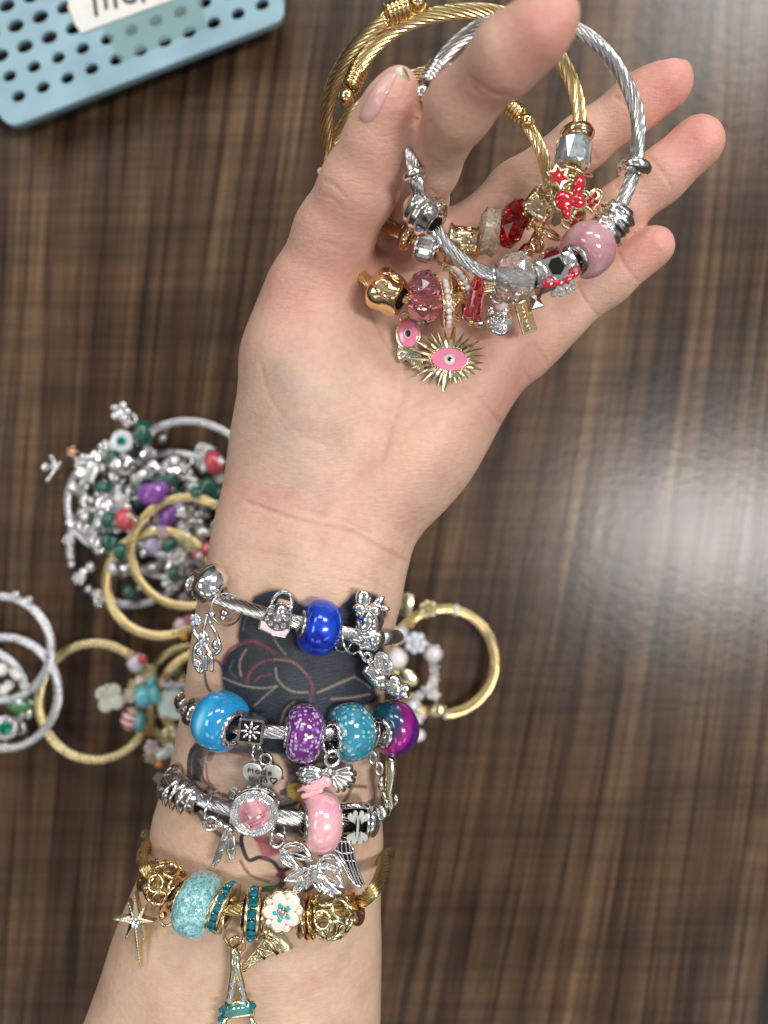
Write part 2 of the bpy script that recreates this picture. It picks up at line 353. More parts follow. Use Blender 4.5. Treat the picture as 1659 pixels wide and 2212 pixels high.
def build_hand():
    h = .001
    xs = np.arange(-.088, .100, h); ys = np.arange(-.150, .110, h); zs = np.arange(.104, .228, h)
    X, Y, Z = np.meshgrid(xs.astype(np.float32), ys.astype(np.float32), zs.astype(np.float32), indexing='ij')
    k = (CZ - Z) / FP; DX = X / k + 829.5; DY = 1106 - Y / k
    ix = np.clip((DX - gx[0]) / SX, 0, len(gx) - 1.001); iy = np.clip((DY - gy[0]) / SY, 0, len(gy) - 1.001)
    i0 = ix.astype(np.int32); j0 = iy.astype(np.int32); fx = ix - i0; fy = iy - j0; del ix, iy
    def smp(A):
        A = A.astype(np.float32)
        return (A[i0, j0] * (1 - fx) + A[i0 + 1, j0] * fx) * (1 - fy) + (A[i0, j0 + 1] * (1 - fx) + A[i0 + 1, j0 + 1] * fx) * fy
    d = smp(DF) * k; R = smp(RW); H = smp(HH); zc = smp(ZC); top = smp(TOP)
    dz = Z - zc; H = np.where(dz > 0, H + top, H)
    v = dz / H; wq = np.clip((R - d) / R, 0, None)
    palm = (np.sqrt(v * v + wq * wq) - 1) * np.minimum(H, R) * .9; del v, wq, dz, d, R, H, zc, top
    def cone(a, b):
        A = P(*a[:3]); B_ = P(*b[:3]); r1 = a[3] * K(a[2]); r2 = b[3] * K(b[2]); e = B_ - A; l2 = e.length_squared
        t = np.clip(((X - A.x) * e.x + (Y - A.y) * e.y + (Z - A.z) * e.z) / l2, 0, 1)
        return np.sqrt((X - A.x - t * e.x) ** 2 + (Y - A.y - t * e.y) ** 2 + (Z - A.z - t * e.z) ** 2) - (r1 + (r2 - r1) * t)
    def smin(a, b, q):
        hh = np.clip(.5 + .5 * (b - a) / q, 0, 1); return b + (a - b) * hh - q * hh * (1 - hh)
    def chain(nodes, q=.003):
        f = None
        for a, b in zip(nodes, nodes[1:]):
            c = cone(a, b); f = c if f is None else smin(f, c, q)
        return f
    fingers = [
        [(655, 770, .141, 118), (678, 625, .148, 92), (722, 505, .158, 82), (776, 402, .168, 80), (823, 302, .176, 73), (849, 224, .182, 56), (864, 180, .184, 34)],
        [(880, 520, .143, 62), (905, 440, .156, 58), (930, 360, .172, 58), (992, 232, .194, 69), (1098, 118, .208, 74), (1172, 60, .213, 64), (1204, 26, .215, 45)],
        [(985, 545, .141, 66), (1115, 413, .146, 60), (1258, 309, .152, 57), (1370, 228, .157, 56), (1437, 180, .160, 59)],
        [(1110, 640, .141, 64), (1235, 545, .147, 58), (1335, 458, .152, 56), (1425, 382, .156, 56), (1506, 309, .159, 58)],
        [(1135, 760, .140, 60), (1213, 690, .145, 49), (1315, 611, .150, 46), (1412, 533, .155, 46)]]
    qs = [.009, .004, .005, .004, .004]
    F = None
    for i, nodes in enumerate(fingers):
        g = smin(palm, chain(nodes, .004 if i < 2 else .003), qs[i])
        F = g if F is None else smin(F, g, .0012)
    # surface nets
    s = F < 0; nx, ny, nz_ = F.shape
    c8 = [s[a:nx - 1 + a, b:ny - 1 + b, c:nz_ - 1 + c] for a in (0, 1) for b in (0, 1) for c in (0, 1)]
    cnt = sum(q.astype(np.int8) for q in c8); act = (cnt > 0) & (cnt < 8); ii = np.argwhere(act)
    idx = -np.ones(act.shape, np.int64); idx[act] = np.arange(len(ii))
    acc = np.zeros((len(ii), 3)); num = np.zeros(len(ii)); I, J, Kk = ii.T
    cr = [(a, b, c) for a in (0, 1) for b in (0, 1) for c in (0, 1)]
    for p in cr:
        for ax in range(3):
            if p[ax]: continue
            q = list(p); q[ax] = 1
            f0 = F[I + p[0], J + p[1], Kk + p[2]]; f1 = F[I + q[0], J + q[1], Kk + q[2]]; m = (f0 < 0) != (f1 < 0)
            t = np.where(m, f0 / (f0 - f1 + 1e-20), 0); pos = np.tile(np.array(p, float), (len(ii), 1)); pos[:, ax] = t
            acc[m] += pos[m]; num += m
    V = (ii + acc / num[:, None]) * h + np.array([xs[0], ys[0], zs[0]])
    faces = []
    for ax in range(3):
        sl0 = [slice(1, -1)] * 3; sl0[ax] = slice(0, -1); sl1 = list(sl0); sl1[ax] = slice(1, None)
        a = s[tuple(sl0)]; b = s[tuple(sl1)]; ch = np.argwhere(a != b); sgn = a[tuple(ch.T)]
        off = np.array([1, 1, 1]); off[ax] = 0; base = ch + off
        u, v = [(1, 2), (2, 0), (0, 1)][ax]
        def gi(du, dv):
            q = base.copy(); q[:, u] -= du; q[:, v] -= dv; return idx[tuple(q.T)]
        quad = np.stack([gi(1, 1), gi(0, 1), gi(0, 0), gi(1, 0)], 1)
        quad[~sgn] = quad[~sgn][:, ::-1]; faces.append(quad)
    Fq = np.concatenate(faces)
    # relax a little
    E = np.concatenate([Fq[:, [0, 1]], Fq[:, [1, 2]], Fq[:, [2, 3]], Fq[:, [3, 0]]])
    for _ in range(5):
        sm = np.zeros_like(V); c = np.zeros(len(V)); np.add.at(sm, E[:, 0], V[E[:, 1]]); np.add.at(sm, E[:, 1], V[E[:, 0]])
        np.add.at(c, E[:, 0], 1); np.add.at(c, E[:, 1], 1); V = V * .45 + .55 * sm / c[:, None]
    return V, Fq
V, Fq = build_hand()
me = bpy.data.meshes.new('tmp'); me.from_pydata(V.tolist(), [], Fq.tolist())
to = bpy.data.objects.new('tmp', me); S.collection.objects.link(to); md = to.modifiers.new('s', 'SUBSURF'); md.levels = 1; md.render_levels = 1
me2 = bpy.data.meshes.new_from_object(to.evaluated_get(bpy.context.evaluated_depsgraph_get())); bpy.data.objects.remove(to)
def toD(V):
    k = (CZ - V[:, 2]) / FP; return V[:, 0] / k + 829.5, 1106 - V[:, 1] / k
# finer mesh where the tattoo and the creases are
bm = bmesh.new(); bm.from_mesh(me2)
ed = []
for e_ in bm.edges:
    c = (e_.verts[0].co + e_.verts[1].co) / 2
    k = (CZ - c.z) / FP; dx, dy = c.x / k + 829.5, 1106 - c.y / k
    if c.z > .135 and 395 < dx < 850 and 1255 < dy < 1960: ed.append(e_)
bmesh.ops.subdivide_edges(bm, edges=ed, cuts=1, use_grid_fill=True, smooth=0)
bmesh.ops.recalc_face_normals(bm, faces=bm.faces)
bm.to_mesh(me2); bm.free()
nv = len(me2.vertices); co = np.empty(nv * 3); me2.vertices.foreach_get('co', co); co = co.reshape(-1, 3)
no = np.empty(nv * 3); me2.vertices.foreach_get('normal', no); no = no.reshape(-1, 3)
DX, DY = toD(co); front = np.clip(no[:, 2] * 2 + .3, 0, 1)
def cat2(pts, n=6): return [(p.x, p.y) for p in catmull([(x, y, 0) for x, y in pts], n)]
def line(pts, wd, soft=None):
    xs_ = [p[0] for p in pts]; ys_ = [p[1] for p in pts]; pad = wd * 4 + 4
    m = (DX > min(xs_) - pad) & (DX < max(xs_) + pad) & (DY > min(ys_) - pad) & (DY < max(ys_) + pad)
    r = np.zeros(nv)
    if m.any():
        d = pdist(cat2(pts), DX[m], DY[m], False); r[m] = np.exp(-(d / wd) ** 2) if soft is None else np.clip((wd - d) / soft + .5, 0, 1)
    return r
# creases pressed into the skin: (points, width, depth in mm)
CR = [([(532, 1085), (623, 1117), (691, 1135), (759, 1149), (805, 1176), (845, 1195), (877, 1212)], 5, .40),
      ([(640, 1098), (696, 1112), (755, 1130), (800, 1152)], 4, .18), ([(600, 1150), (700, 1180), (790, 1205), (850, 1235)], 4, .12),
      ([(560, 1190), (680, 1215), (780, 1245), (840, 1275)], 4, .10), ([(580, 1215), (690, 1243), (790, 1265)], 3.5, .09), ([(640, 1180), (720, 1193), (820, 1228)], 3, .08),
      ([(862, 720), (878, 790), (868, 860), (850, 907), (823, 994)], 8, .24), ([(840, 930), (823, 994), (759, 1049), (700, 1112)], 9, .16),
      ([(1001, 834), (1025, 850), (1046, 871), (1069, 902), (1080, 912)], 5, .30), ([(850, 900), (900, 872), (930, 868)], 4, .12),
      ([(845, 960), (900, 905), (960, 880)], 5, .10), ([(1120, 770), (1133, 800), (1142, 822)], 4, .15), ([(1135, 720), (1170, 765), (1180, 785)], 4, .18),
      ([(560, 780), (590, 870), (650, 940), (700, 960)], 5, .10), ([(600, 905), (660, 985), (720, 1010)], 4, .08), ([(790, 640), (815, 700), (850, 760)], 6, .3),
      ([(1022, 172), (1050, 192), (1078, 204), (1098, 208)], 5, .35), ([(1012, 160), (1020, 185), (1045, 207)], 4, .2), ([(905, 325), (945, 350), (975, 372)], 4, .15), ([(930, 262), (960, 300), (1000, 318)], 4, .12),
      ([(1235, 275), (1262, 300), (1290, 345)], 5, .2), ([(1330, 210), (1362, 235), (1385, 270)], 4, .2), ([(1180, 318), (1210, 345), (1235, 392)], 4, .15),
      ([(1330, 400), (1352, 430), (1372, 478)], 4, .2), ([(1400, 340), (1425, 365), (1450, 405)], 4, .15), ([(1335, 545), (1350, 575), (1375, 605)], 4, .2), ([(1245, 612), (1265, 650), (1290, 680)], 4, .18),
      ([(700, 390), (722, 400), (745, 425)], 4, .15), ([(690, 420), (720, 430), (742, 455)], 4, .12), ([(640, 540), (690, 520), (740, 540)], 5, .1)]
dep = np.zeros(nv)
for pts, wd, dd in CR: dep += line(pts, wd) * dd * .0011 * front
co = co - no * dep[:, None]
me2.vertices.foreach_set('co', co.ravel())
# skin colour: natural tones, with some shading painted in
def blob(x, y, s, s2=None, a=0): return g2(DX, DY, x, y, s, s2, a)
col = np.tile(np.array([.675, .446, .338]), (nv, 1))
def tint(a, c): 
    global col
    a = np.clip(a, 0, 1)[:, None]; col = col * (1 - a) + np.array(c) * a
pink = (.72, .29, .25)
for x, y, s, s2, an, al in [(1440, 180, 80, 55, -35, .8), (1506, 309, 80, 55, -40, .8), (1412, 533, 65, 48, -38, .7), (1190, 70, 90, 70, -40, .7), (850, 250, 60, 90, 20, .45),
                            (1265, 310, 60, 45, -35, .25), (1340, 460, 60, 45, -40, .25), (730, 480, 80, 110, 20, .35), (620, 640, 90, 60, 60, .35), (1040, 200, 60, 60, 0, .4), (1100, 850, 90, 60, -40, .4), (640, 1090, 130, 20, 10, .15),
                            (560, 1080, 60, 40, 0, .25), (860, 960, 80, 100, 0, .12), (1150, 760, 70, 60, 0, .3), (1010, 560, 120, 90, 0, .25), (760, 600, 60, 80, 0, .25), (430, 1830, 60, 60, 0, .2)]:
    tint(blob(x, y, s, s2, an) * al, pink)
tint(blob(635, 900, 85, 135, 15) * .42, (.47, .36, .31)); tint(blob(760, 830, 40, 110, 10) * .3, (.64, .47, .32)); tint(np.clip((DY - 1130) / 300, 0, 1) * .6, (.585, .42, .295))  # greyish thenar with painted shading; tan forearm darkened for its dimmer light
for pts, wd, al in [([(600, 800), (640, 880), (620, 960), (660, 1040)], 22, .25), ([(560, 760), (620, 800), (700, 880), (740, 980)], 16, .18), ([(560, 2212), (580, 2120), (560, 2040)], 22, .18), ([(410, 2212), (430, 2120), (500, 2050)], 20, .12), ([(700, 2200), (720, 2100), (760, 2030)], 18, .1), ([(660, 1260), (650, 1180), (690, 1080)], 16, .12)]:
    tint(line(pts, wd) * al, (.38, .33, .30))
tint(dep / .0006 * .42, (.48, .25, .17))  # colour gets darker and browner with crease depth
skinc = col.copy()
# tattoo ink
grain = np.random.rand(nv)
def ink(a, c, o=1.0):
    global col
    tint(a * o * (co[:, 2] > .13), c); 
def fill(poly, soft=5):
    d = np.zeros(nv) - 99; m = (DX > 380) & (DX < 880) & (DY > 1250) & (DY < 2000)
    d[m] = pdist(cat2(list(poly) + [poly[0]]), DX[m], DY[m]); return np.clip(d / soft + .5, 0, 1)
BLK = (.019, .027, .040); RED = (.20, .045, .06); TAN = (.30, .225, .17); GRY = (.10, .10, .11)
def Z6(*p): return [(432 + .2685 * a, 1242 + .2685 * b) for a, b in p]
body = [(547, 1288), (582, 1274), (620, 1277), (647, 1300), (674, 1318), (715, 1320), (742, 1300), (768, 1280), (808, 1282), (832, 1304), (835, 1331), (821, 1347), (829, 1392), (835, 1450), (812, 1484), (818, 1510), (789, 1527), (700, 1559), (620, 1618), (572, 1615), (526, 1537), (486, 1497), (478, 1470), (478, 1430), (486, 1414), (512, 1392), (512, 1371), (520, 1331), (539, 1304)]
ink(fill(body, 10), BLK, 1.0)
ink(blob(802, 1338, 13, 16) * 1.0, (.28, .20, .08), .7)
for pts, wd, c, o in [(((190, 700), (250, 590), (400, 535), (500, 560), (600, 630)), 3.8, RED, .9), (((380, 860), (400, 790), (480, 710), (600, 680), (750, 700), (870, 820), (905, 900), (890, 1010)), 3.4, RED, .85),
                      (((370, 600), (320, 700), (330, 810)), 2.8, TAN, .8), (((610, 750), (620, 830), (680, 900), (760, 940), (870, 945)), 2.6, TAN, .8), (((600, 680), (740, 700), (860, 800)), 2.2, TAN, .5), (((190, 830), (350, 890), (500, 910), (620, 895)), 2.4, TAN, .75),
                      (((610, 900), (520, 980), (440, 1050)), 2.4, TAN, .6), (((950, 945), (1100, 880), (1240, 820)), 2.8, TAN, .85), (((1240, 820), (1310, 860), (1370, 910)), 2.0, TAN, .5), (((1060, 1000), (1200, 990), (1360, 960)), 3.0, TAN, .75),
                      (((595, 510), (640, 580), (690, 640)), 2.4, TAN, .6), (((440, 860), (490, 815), (570, 800)), 2.6, RED, .7), (((760, 1020), (690, 1080), (650, 1190)), 2.8, TAN, .6), (((270, 690), (240, 760), (290, 830)), 2.6, GRY, .7), (((350, 440), (370, 350), (460, 240)), 2.2, TAN, .45)]:
    ink(line(Z6(*pts), wd), c, o)
DK = (.018, .024, .038)
for pts, wd, o in [(((200, 790), (150, 700), (90, 690), (45, 740), (40, 820), (70, 920), (130, 960)), 3.2, .75),
                   (((190, 1000), (330, 1180), (520, 1390)), 6, .8), (((20, 1350), (140, 1390), (300, 1420), (420, 1400)), 3.5, .75)]:
    ink(line(Z6(*pts), wd, 2), DK, o)
for pts, wd, o in [([(445, 1600), (415, 1620), (408, 1660), (415, 1710), (440, 1750), (490, 1772), (560, 1775)], 4.5, .9), ([(425, 1610), (470, 1618), (530, 1622), (580, 1640), (610, 1680)], 4, .85),
                   ([(440, 1640), (438, 1680), (470, 1712), (520, 1722), (545, 1735)], 3, .75), ([(500, 1740), (540, 1770), (600, 1790)], 7, .8), ([(580, 1618), (640, 1630), (660, 1670), (650, 1700), (610, 1712)], 7, .9), ([(640, 1735), (600, 1745), (560, 1730)], 4, .8),
                   ([(545, 1790), (522, 1806), (526, 1836), (538, 1858), (562, 1852), (590, 1862), (606, 1880), (628, 1872), (640, 1848), (680, 1838)], 4.4, .95), ([(606, 1880), (612, 1905), (590, 1925)], 7, .9), ([(590, 1918), (560, 1924), (555, 1945)], 6, .9),
                   ([(680, 1838), (700, 1860), (690, 1900), (660, 1925)], 4, .8), ([(545, 1800), (560, 1815), (580, 1818)], 5, .8)]:
    ink(line(pts, wd, 2), DK, o)
ink(fill([(420, 1600), (470, 1605), (560, 1612), (590, 1640), (570, 1640), (500, 1628), (440, 1640), (430, 1700), (415, 1690)], 10), (.08, .08, .09), .85)
ink(fill([(430, 1720), (500, 1735), (560, 1750), (620, 1765), (650, 1800), (600, 1800), (540, 1790), (470, 1775)], 12), (.05, .06, .075), .9)
ink(fill([(520, 1560), (600, 1620), (700, 1590), (760, 1610), (740, 1660), (690, 1650), (660, 1690), (640, 1650), (590, 1625), (540, 1605)], 10), DK, .9)
ink(fill([(410, 1620), (432, 1600), (440, 1640), (436, 1700), (470, 1745), (450, 1755), (418, 1710)], 7), DK, .8)
for pts, wd, c_, o in [([(445, 1650), (452, 1690), (490, 1722), (550, 1735)], 2.6, RED, .8), ([(430, 1760), (470, 1800), (520, 1825)], 5, DK, .7), ([(500, 1625), (560, 1640), (590, 1668)], 2.4, RED, .7), ([(700, 1655), (730, 1690), (790, 1700)], 4, DK, .7), ([(640, 1850), (660, 1870), (650, 1900)], 4, DK, .8)]: ink(line(pts, wd, 3), c_, o)
ink(fill([(585, 1700), (640, 1745), (660, 1760), (600, 1765), (560, 1740)], 8), DK, .85)
for pts, wd, o in [([(640, 1730), (700, 1745), (740, 1735), (760, 1700)], 4, .7), ([(655, 1650), (690, 1660), (740, 1640), (790, 1600)], 4, .8), ([(500, 1560), (470, 1600), (452, 1640)], 6, .7), ([(600, 1890), (640, 1900), (690, 1880)], 4, .7), ([(520, 1860), (540, 1890), (580, 1905)], 3.5, .6)]: ink(line(pts, wd, 3), DK, o)
ink(fill([(600, 1625), (640, 1640), (655, 1680), (640, 1740), (610, 1720), (620, 1670)], 8), DK, .85)
ink(fill([(545, 1800), (600, 1812), (640, 1825), (600, 1845), (575, 1855), (560, 1835)], 8), (.36, .07, .12), .8)
ink(blob(606, 1893, 6, 10), (.25, .04, .07), .8); ink(blob(590, 1920, 13, 8), (.06, .20, .10), .9); ink(fill([(622, 1690), (655, 1695), (660, 1722), (640, 1730), (622, 1715)], 6), (.42, .28, .04), .8)
ink(fill([(430, 1640), (470, 1632), (530, 1650), (545, 1700), (500, 1712), (455, 1690)], 8), (.44, .36, .29), .35)
ink(blob(470, 1600, 40, 20, 10), (.22, .05, .07), .35); ink(line([(500, 1745), (540, 1765), (600, 1775)], 6), RED, .6)
inked = np.clip(1 - col[:, 0] / skinc[:, 0], 0, 1)[:, None]; col = col * (1 + inked * (grain[:, None] - .45) * .9) + inked * .012 * (g2(DX, DY, 640, 1440, 70, 60) + g2(DX, DY, 560, 1380, 40, 50))[:, None]
me2.name = 'skin'
ca = me2.color_attributes.new('pigment_and_shade', 'FLOAT_COLOR', 'POINT'); ca.data.foreach_set('color', np.concatenate([col, np.ones((nv, 1))], 1).astype(np.float32).ravel())
me2.polygons.foreach_set('use_smooth', [True] * len(me2.polygons))
SKIN, t, b = mat('skin'); L = t.links.new
at = N(t, 'ShaderNodeAttribute', attribute_name='pigment_and_shade'); n1 = ntex(t, 90, 4); n2 = ntex(t, 600, 3)
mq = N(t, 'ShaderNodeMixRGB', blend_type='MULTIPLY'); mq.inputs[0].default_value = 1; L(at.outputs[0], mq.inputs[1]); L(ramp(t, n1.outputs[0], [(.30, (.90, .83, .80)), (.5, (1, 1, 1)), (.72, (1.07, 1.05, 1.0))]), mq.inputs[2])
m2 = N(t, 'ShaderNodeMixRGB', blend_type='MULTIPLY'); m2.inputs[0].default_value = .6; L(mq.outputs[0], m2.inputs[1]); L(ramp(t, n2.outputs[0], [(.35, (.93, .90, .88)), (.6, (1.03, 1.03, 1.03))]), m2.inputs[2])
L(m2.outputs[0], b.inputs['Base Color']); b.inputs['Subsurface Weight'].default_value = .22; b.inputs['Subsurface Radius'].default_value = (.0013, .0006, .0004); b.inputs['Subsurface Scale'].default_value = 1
b.inputs['Roughness'].default_value = .52; b.inputs['Specular IOR Level'].default_value = .32
c = N(t, 'ShaderNodeTexCoord'); mp = N(t, 'ShaderNodeMapping'); mp.inputs['Scale'].default_value = (380, 1300, 900); mp.inputs['Rotation'].default_value = (0, 0, math.radians(-14)); L(c.outputs['Object'], mp.inputs[0])
w1 = N(t, 'ShaderNodeTexNoise', Scale=1.0, Detail=3); L(mp.outputs[0], w1.inputs['Vector'])
v1 = N(t, 'ShaderNodeTexVoronoi', Scale=1500.0, feature='DISTANCE_TO_EDGE'); L(c.outputs['Object'], v1.inputs['Vector'])
ad = N(t, 'ShaderNodeMath', operation='MULTIPLY_ADD'); L(v1.outputs[0], ad.inputs[0]); ad.inputs[1].default_value = .5; L(w1.outputs[0], ad.inputs[2])
bump(t, b, ad.outputs[0], .42, .0004)
person = thing('person', 'bare hand and tattooed forearm with palm up, pinching three charm bangles above the table', 'person', P(560, 1700, .138))
M0 = W[person.name]
body_o = bpy.data.objects.new('hand_and_forearm', me2); S.collection.objects.link(body_o); me2.materials.append(SKIN)
body_o.parent = person; body_o.matrix_local = M0.inverted(); W[body_o.name] = Matrix.Identity(4)
BV = BVHTree.FromPolygons([tuple(p) for p in co], [tuple(p.vertices) for p in me2.polygons])
CAM = Vector((0, 0, CZ))
def skz(x, y, dflt=.15):
    """height of the skin seen at x,y"""
    d = (P(x, y, .1) - CAM).normalized(); h, n, i, ds = BV.ray_cast(CAM, d)
    return h.z if h else dflt
def skn(x, y):
    d = (P(x, y, .1) - CAM).normalized(); h, n, i, ds = BV.ray_cast(CAM, d); return h, n
# nails
def nail(poly, name='nail', lift=.00035, ext=None, zf=None):
    m = 12; B = MB(); c = [(sum(p[0] for p in poly) / len(poly), sum(p[1] for p in poly) / len(poly))][0]
    ol = cat2(list(poly) + [poly[0]], 5)[:-1]; V_ = []; n = len(ol); rings = [0, .35, .7, .92, 1.0]; last = None
    for r in rings[1:]:
        for (x, y) in ol:
            X_, Y_ = c[0] + (x - c[0]) * r, c[1] + (y - c[1]) * r; h, nn = skn(X_, Y_)
            if h is None or (zf and h.z < zf): h = P(X_, Y_, zf or .18); nn = Vector((0, 0, 1))
            V_.append(h + nn * (lift * (1.0 if r < .95 else .1)))
    h, nn = skn(*c); V_.append(h + nn * lift * 1.3); q = len(V_) - 1; F_ = []
    for j in range(n):
        j2 = (j + 1) % n; F_.append((q, j, j2))
        for l in range(len(rings) - 2): F_.append((l * n + j, (l + 1) * n + j, (l + 1) * n + j2, l * n + j2))
    B.add(V_, F_); return B
NAIL = plastic('nail', (.68, .40, .36), .32, .35, .3); NTIP = plastic('nail_tip', (.74, .64, .46), .3, .6, .3)
nail([(775, 256), (784, 232), (807, 190), (836, 157), (856, 148), (858, 160), (838, 202), (818, 242), (803, 261), (786, 265)]).obj('nail', NAIL, person)
B = MB(); Z1 = .1890
pts = [(838, 165), (858, 146), (868, 143), (878, 152), (886, 172), (868, 178), (850, 176)]
B.add([P(x, y, Z1 - .0016 * (i % 7 in (0, 4, 5, 6))) for i, (x, y) in enumerate(pts)] + [P(x, y, Z1 - .003) for x, y in pts], [tuple(range(7)), tuple(reversed(range(7, 14)))] + [(i, (i + 1) % 7, 7 + (i + 1) % 7, 7 + i) for i in range(7)])
B.obj('nail_tip', NTIP, person)
B = MB(); B.ball((0, 0, 0), 1, (17, 40, 5)); B.obj('nail_tip', NTIP, person, Fr(1228, 22, .2135, 20))
B = MB(); B.ball((0, 0, 0), 1, (8, 9, 5)); B.obj('nail_tip', NTIP, person, Fr(693, 371, .150, 20))
# ---------------------------------------------------------------- special bead materials
def tmat(name, rough=.12, coat=1.0, metallic=0.0, trans=0.0):
    m, t, b = mat(name); b.inputs['Roughness'].default_value = rough; b.inputs['Coat Weight'].default_value = coat; b.inputs['Coat Roughness'].default_value = .03
    b.inputs['Metallic'].default_value = metallic; b.inputs['Transmission Weight'].default_value = trans; return m, t, b
def mixc(t, fac, a, b, mode='MIX'):
    n = t.nodes.new('ShaderNodeMixRGB'); n.blend_type = mode
    for i, s_ in ((0, fac), (1, a), (2, b)):
        if hasattr(s_, 'links'): t.links.new(s_, n.inputs[i])
        else: n.inputs[i].default_value = s_ if i == 0 else tuple(s_) + (1,)
    return n.outputs[0]
BLUEP, t, b = tmat('royal_blue_pearl', .2, .8, .55); n = ntex(t, 160, 2, dist=.6)
t.links.new(ramp(t, n.outputs[0], [(.35, (.004, .02, .48)), (.6, (.015, .10, .85))]), b.inputs['Base Color'])
CATEYE, t, b = tmat('sky_blue_cats_eye', .1, 1); c = t.nodes.new('ShaderNodeTexCoord'); mp = t.nodes.new('ShaderNodeMapping'); mp.inputs['Location'].default_value = (.0016, .0006, 0); mp.inputs['Scale'].default_value = (420, 130, 10)
t.links.new(c.outputs['Object'], mp.inputs[0]); g = N(t, 'ShaderNodeTexGradient', gradient_type='SPHERICAL'); t.links.new(mp.outputs[0], g.inputs[0])
t.links.new(ramp(t, g.outputs[0], [(0, (.012, .27, .56)), (.5, (.05, .43, .74)), (1, (.42, .76, .93))]), b.inputs['Base Color']); b.inputs['Subsurface Weight'].default_value = .3; b.inputs['Subsurface Radius'].default_value = (.002, .002, .003)  # the chatoyant gleam is painted as a pale spot in the colour
def glitter(name, base, flecks, sc=1050, trans=.3):
    m, t, b = tmat(name, .12, 1, 0, trans); v = vtex(t, sc); sx = t.nodes.new('ShaderNodeSeparateColor'); t.links.new(v.outputs['Color'], sx.inputs[0])
    n = ntex(t, 300, 2)
    k = N(t, 'ShaderNodeMath', operation='LESS_THAN'); t.links.new(v.outputs['Distance'], k.inputs[0]); k.inputs[1].default_value = .46
    k2 = N(t, 'ShaderNodeMath', operation='GREATER_THAN'); t.links.new(sx.outputs[0], k2.inputs[0]); k2.inputs[1].default_value = .3
    k3 = N(t, 'ShaderNodeMath', operation='MULTIPLY'); t.links.new(k.outputs[0], k3.inputs[0]); t.links.new(k2.outputs[0], k3.inputs[1])
    fl = ramp(t, sx.outputs[1], [(i / max(1, len(flecks) - 1), f) for i, f in enumerate(flecks)])
    bs = ramp(t, n.outputs[0], [(.35, tuple(q * .6 for q in base)), (.65, base)])
    t.links.new(mixc(t, k3.outputs[0], bs, fl), b.inputs['Base Color']); return m
PGLIT = glitter('purple_glitter_resin', (.26, .04, .30), [(.24, .10, .85), (.75, .60, .85), (.95, .9, 1.0), (.42, .16, .62)])
TGLIT = glitter('teal_glitter_resin', (.05, .40, .54), [(.01, .30, .60), (.80, .90, .82), (.20, .72, .88), (.03, .22, .45)], 1000)
GRAD, t, b = tmat('teal_to_magenta_pearl', .18, 1, .35); c = t.nodes.new('ShaderNodeTexCoord'); sp = t.nodes.new('ShaderNodeSeparateXYZ'); t.links.new(c.outputs['Object'], sp.inputs[0])
mr = N(t, 'ShaderNodeMapRange'); mr.inputs[1].default_value = -.0078; mr.inputs[2].default_value = .0012
ax = N(t, 'ShaderNodeMath', operation='MULTIPLY_ADD'); t.links.new(sp.outputs[1], ax.inputs[0]); ax.inputs[1].default_value = -.55; t.links.new(sp.outputs[0], ax.inputs[2]); t.links.new(ax.outputs[0], mr.inputs[0])
t.links.new(ramp(t, mr.outputs[0], [(.05, (.0, .10, .14)), (.32, (.02, .05, .12)), (.48, (.22, .02, .20)), (.68, (.46, .01, .30)), (.9, (.10, .01, .22))]), b.inputs['Base Color'])
PEARLY, t, b = tmat('pink_pearlescent', .14, 1, .1); n = ntex(t, 200, 2, dist=1)
t.links.new(ramp(t, n.outputs[0], [(.35, (.86, .42, .46)), (.5, (.90, .50, .50)), (.62, (.86, .38, .58)), (.7, (.90, .60, .46))]), b.inputs['Base Color']); b.inputs['Coat Roughness'].default_value = .06
PINKT, t, b = tmat('translucent_pink_cats_eye', .1, 1, 0, .4); n = ntex(t, 130, 2, dist=.5)
t.links.new(ramp(t, n.outputs[0], [(.33, (.76, .36, .42)), (.52, (.85, .50, .54)), (.66, (.95, .78, .76))]), b.inputs['Base Color']); b.inputs['Subsurface Weight'].default_value = .35; b.inputs['Subsurface Radius'].default_value = (.003, .0015, .0015)
AQUA, t, b = tmat('aqua_crackle_glass', .08, 1, 0, .25); v = vtex(t, 1300, feature='DISTANCE_TO_EDGE'); v2 = vtex(t, 1300); n = ntex(t, 500, 4)
cr_ = ramp(t, v.outputs['Distance'], [(0, (.62, .86, .86)), (.06, (.34, .68, .70)), (.2, (.22, .56, .60))])
cl_ = ramp(t, v2.outputs['Color'], [(.2, (.45, .7, .72)), (.55, (1, 1, 1)), (.8, (1.8, 1.5, 1.45))])
t.links.new(mixc(t, .8, cr_, cl_, 'MULTIPLY'), b.inputs['Base Color']); bump(t, b, v.outputs['Distance'], .5, .0004)
STRIPE, t, b = tmat('red_and_white_stripes', .15, 1); c = t.nodes.new('ShaderNodeTexCoord'); wv = N(t, 'ShaderNodeTexWave', Scale=110.0); t.links.new(c.outputs['Object'], wv.inputs[0])
t.links.new(ramp(t, wv.outputs[0], [(.45, (.6, .02, .04)), (.55, (.8, .78, .72))]), b.inputs['Base Color'])
ABB = plastic('aurora_white_bead', (.72, .74, .76), .1, 1); ABB.node_tree.nodes['Principled BSDF'].inputs['Thin Film Thickness'].default_value = 420; ABB.node_tree.nodes['Principled BSDF'].inputs['Thin Film IOR'].default_value = 1.9
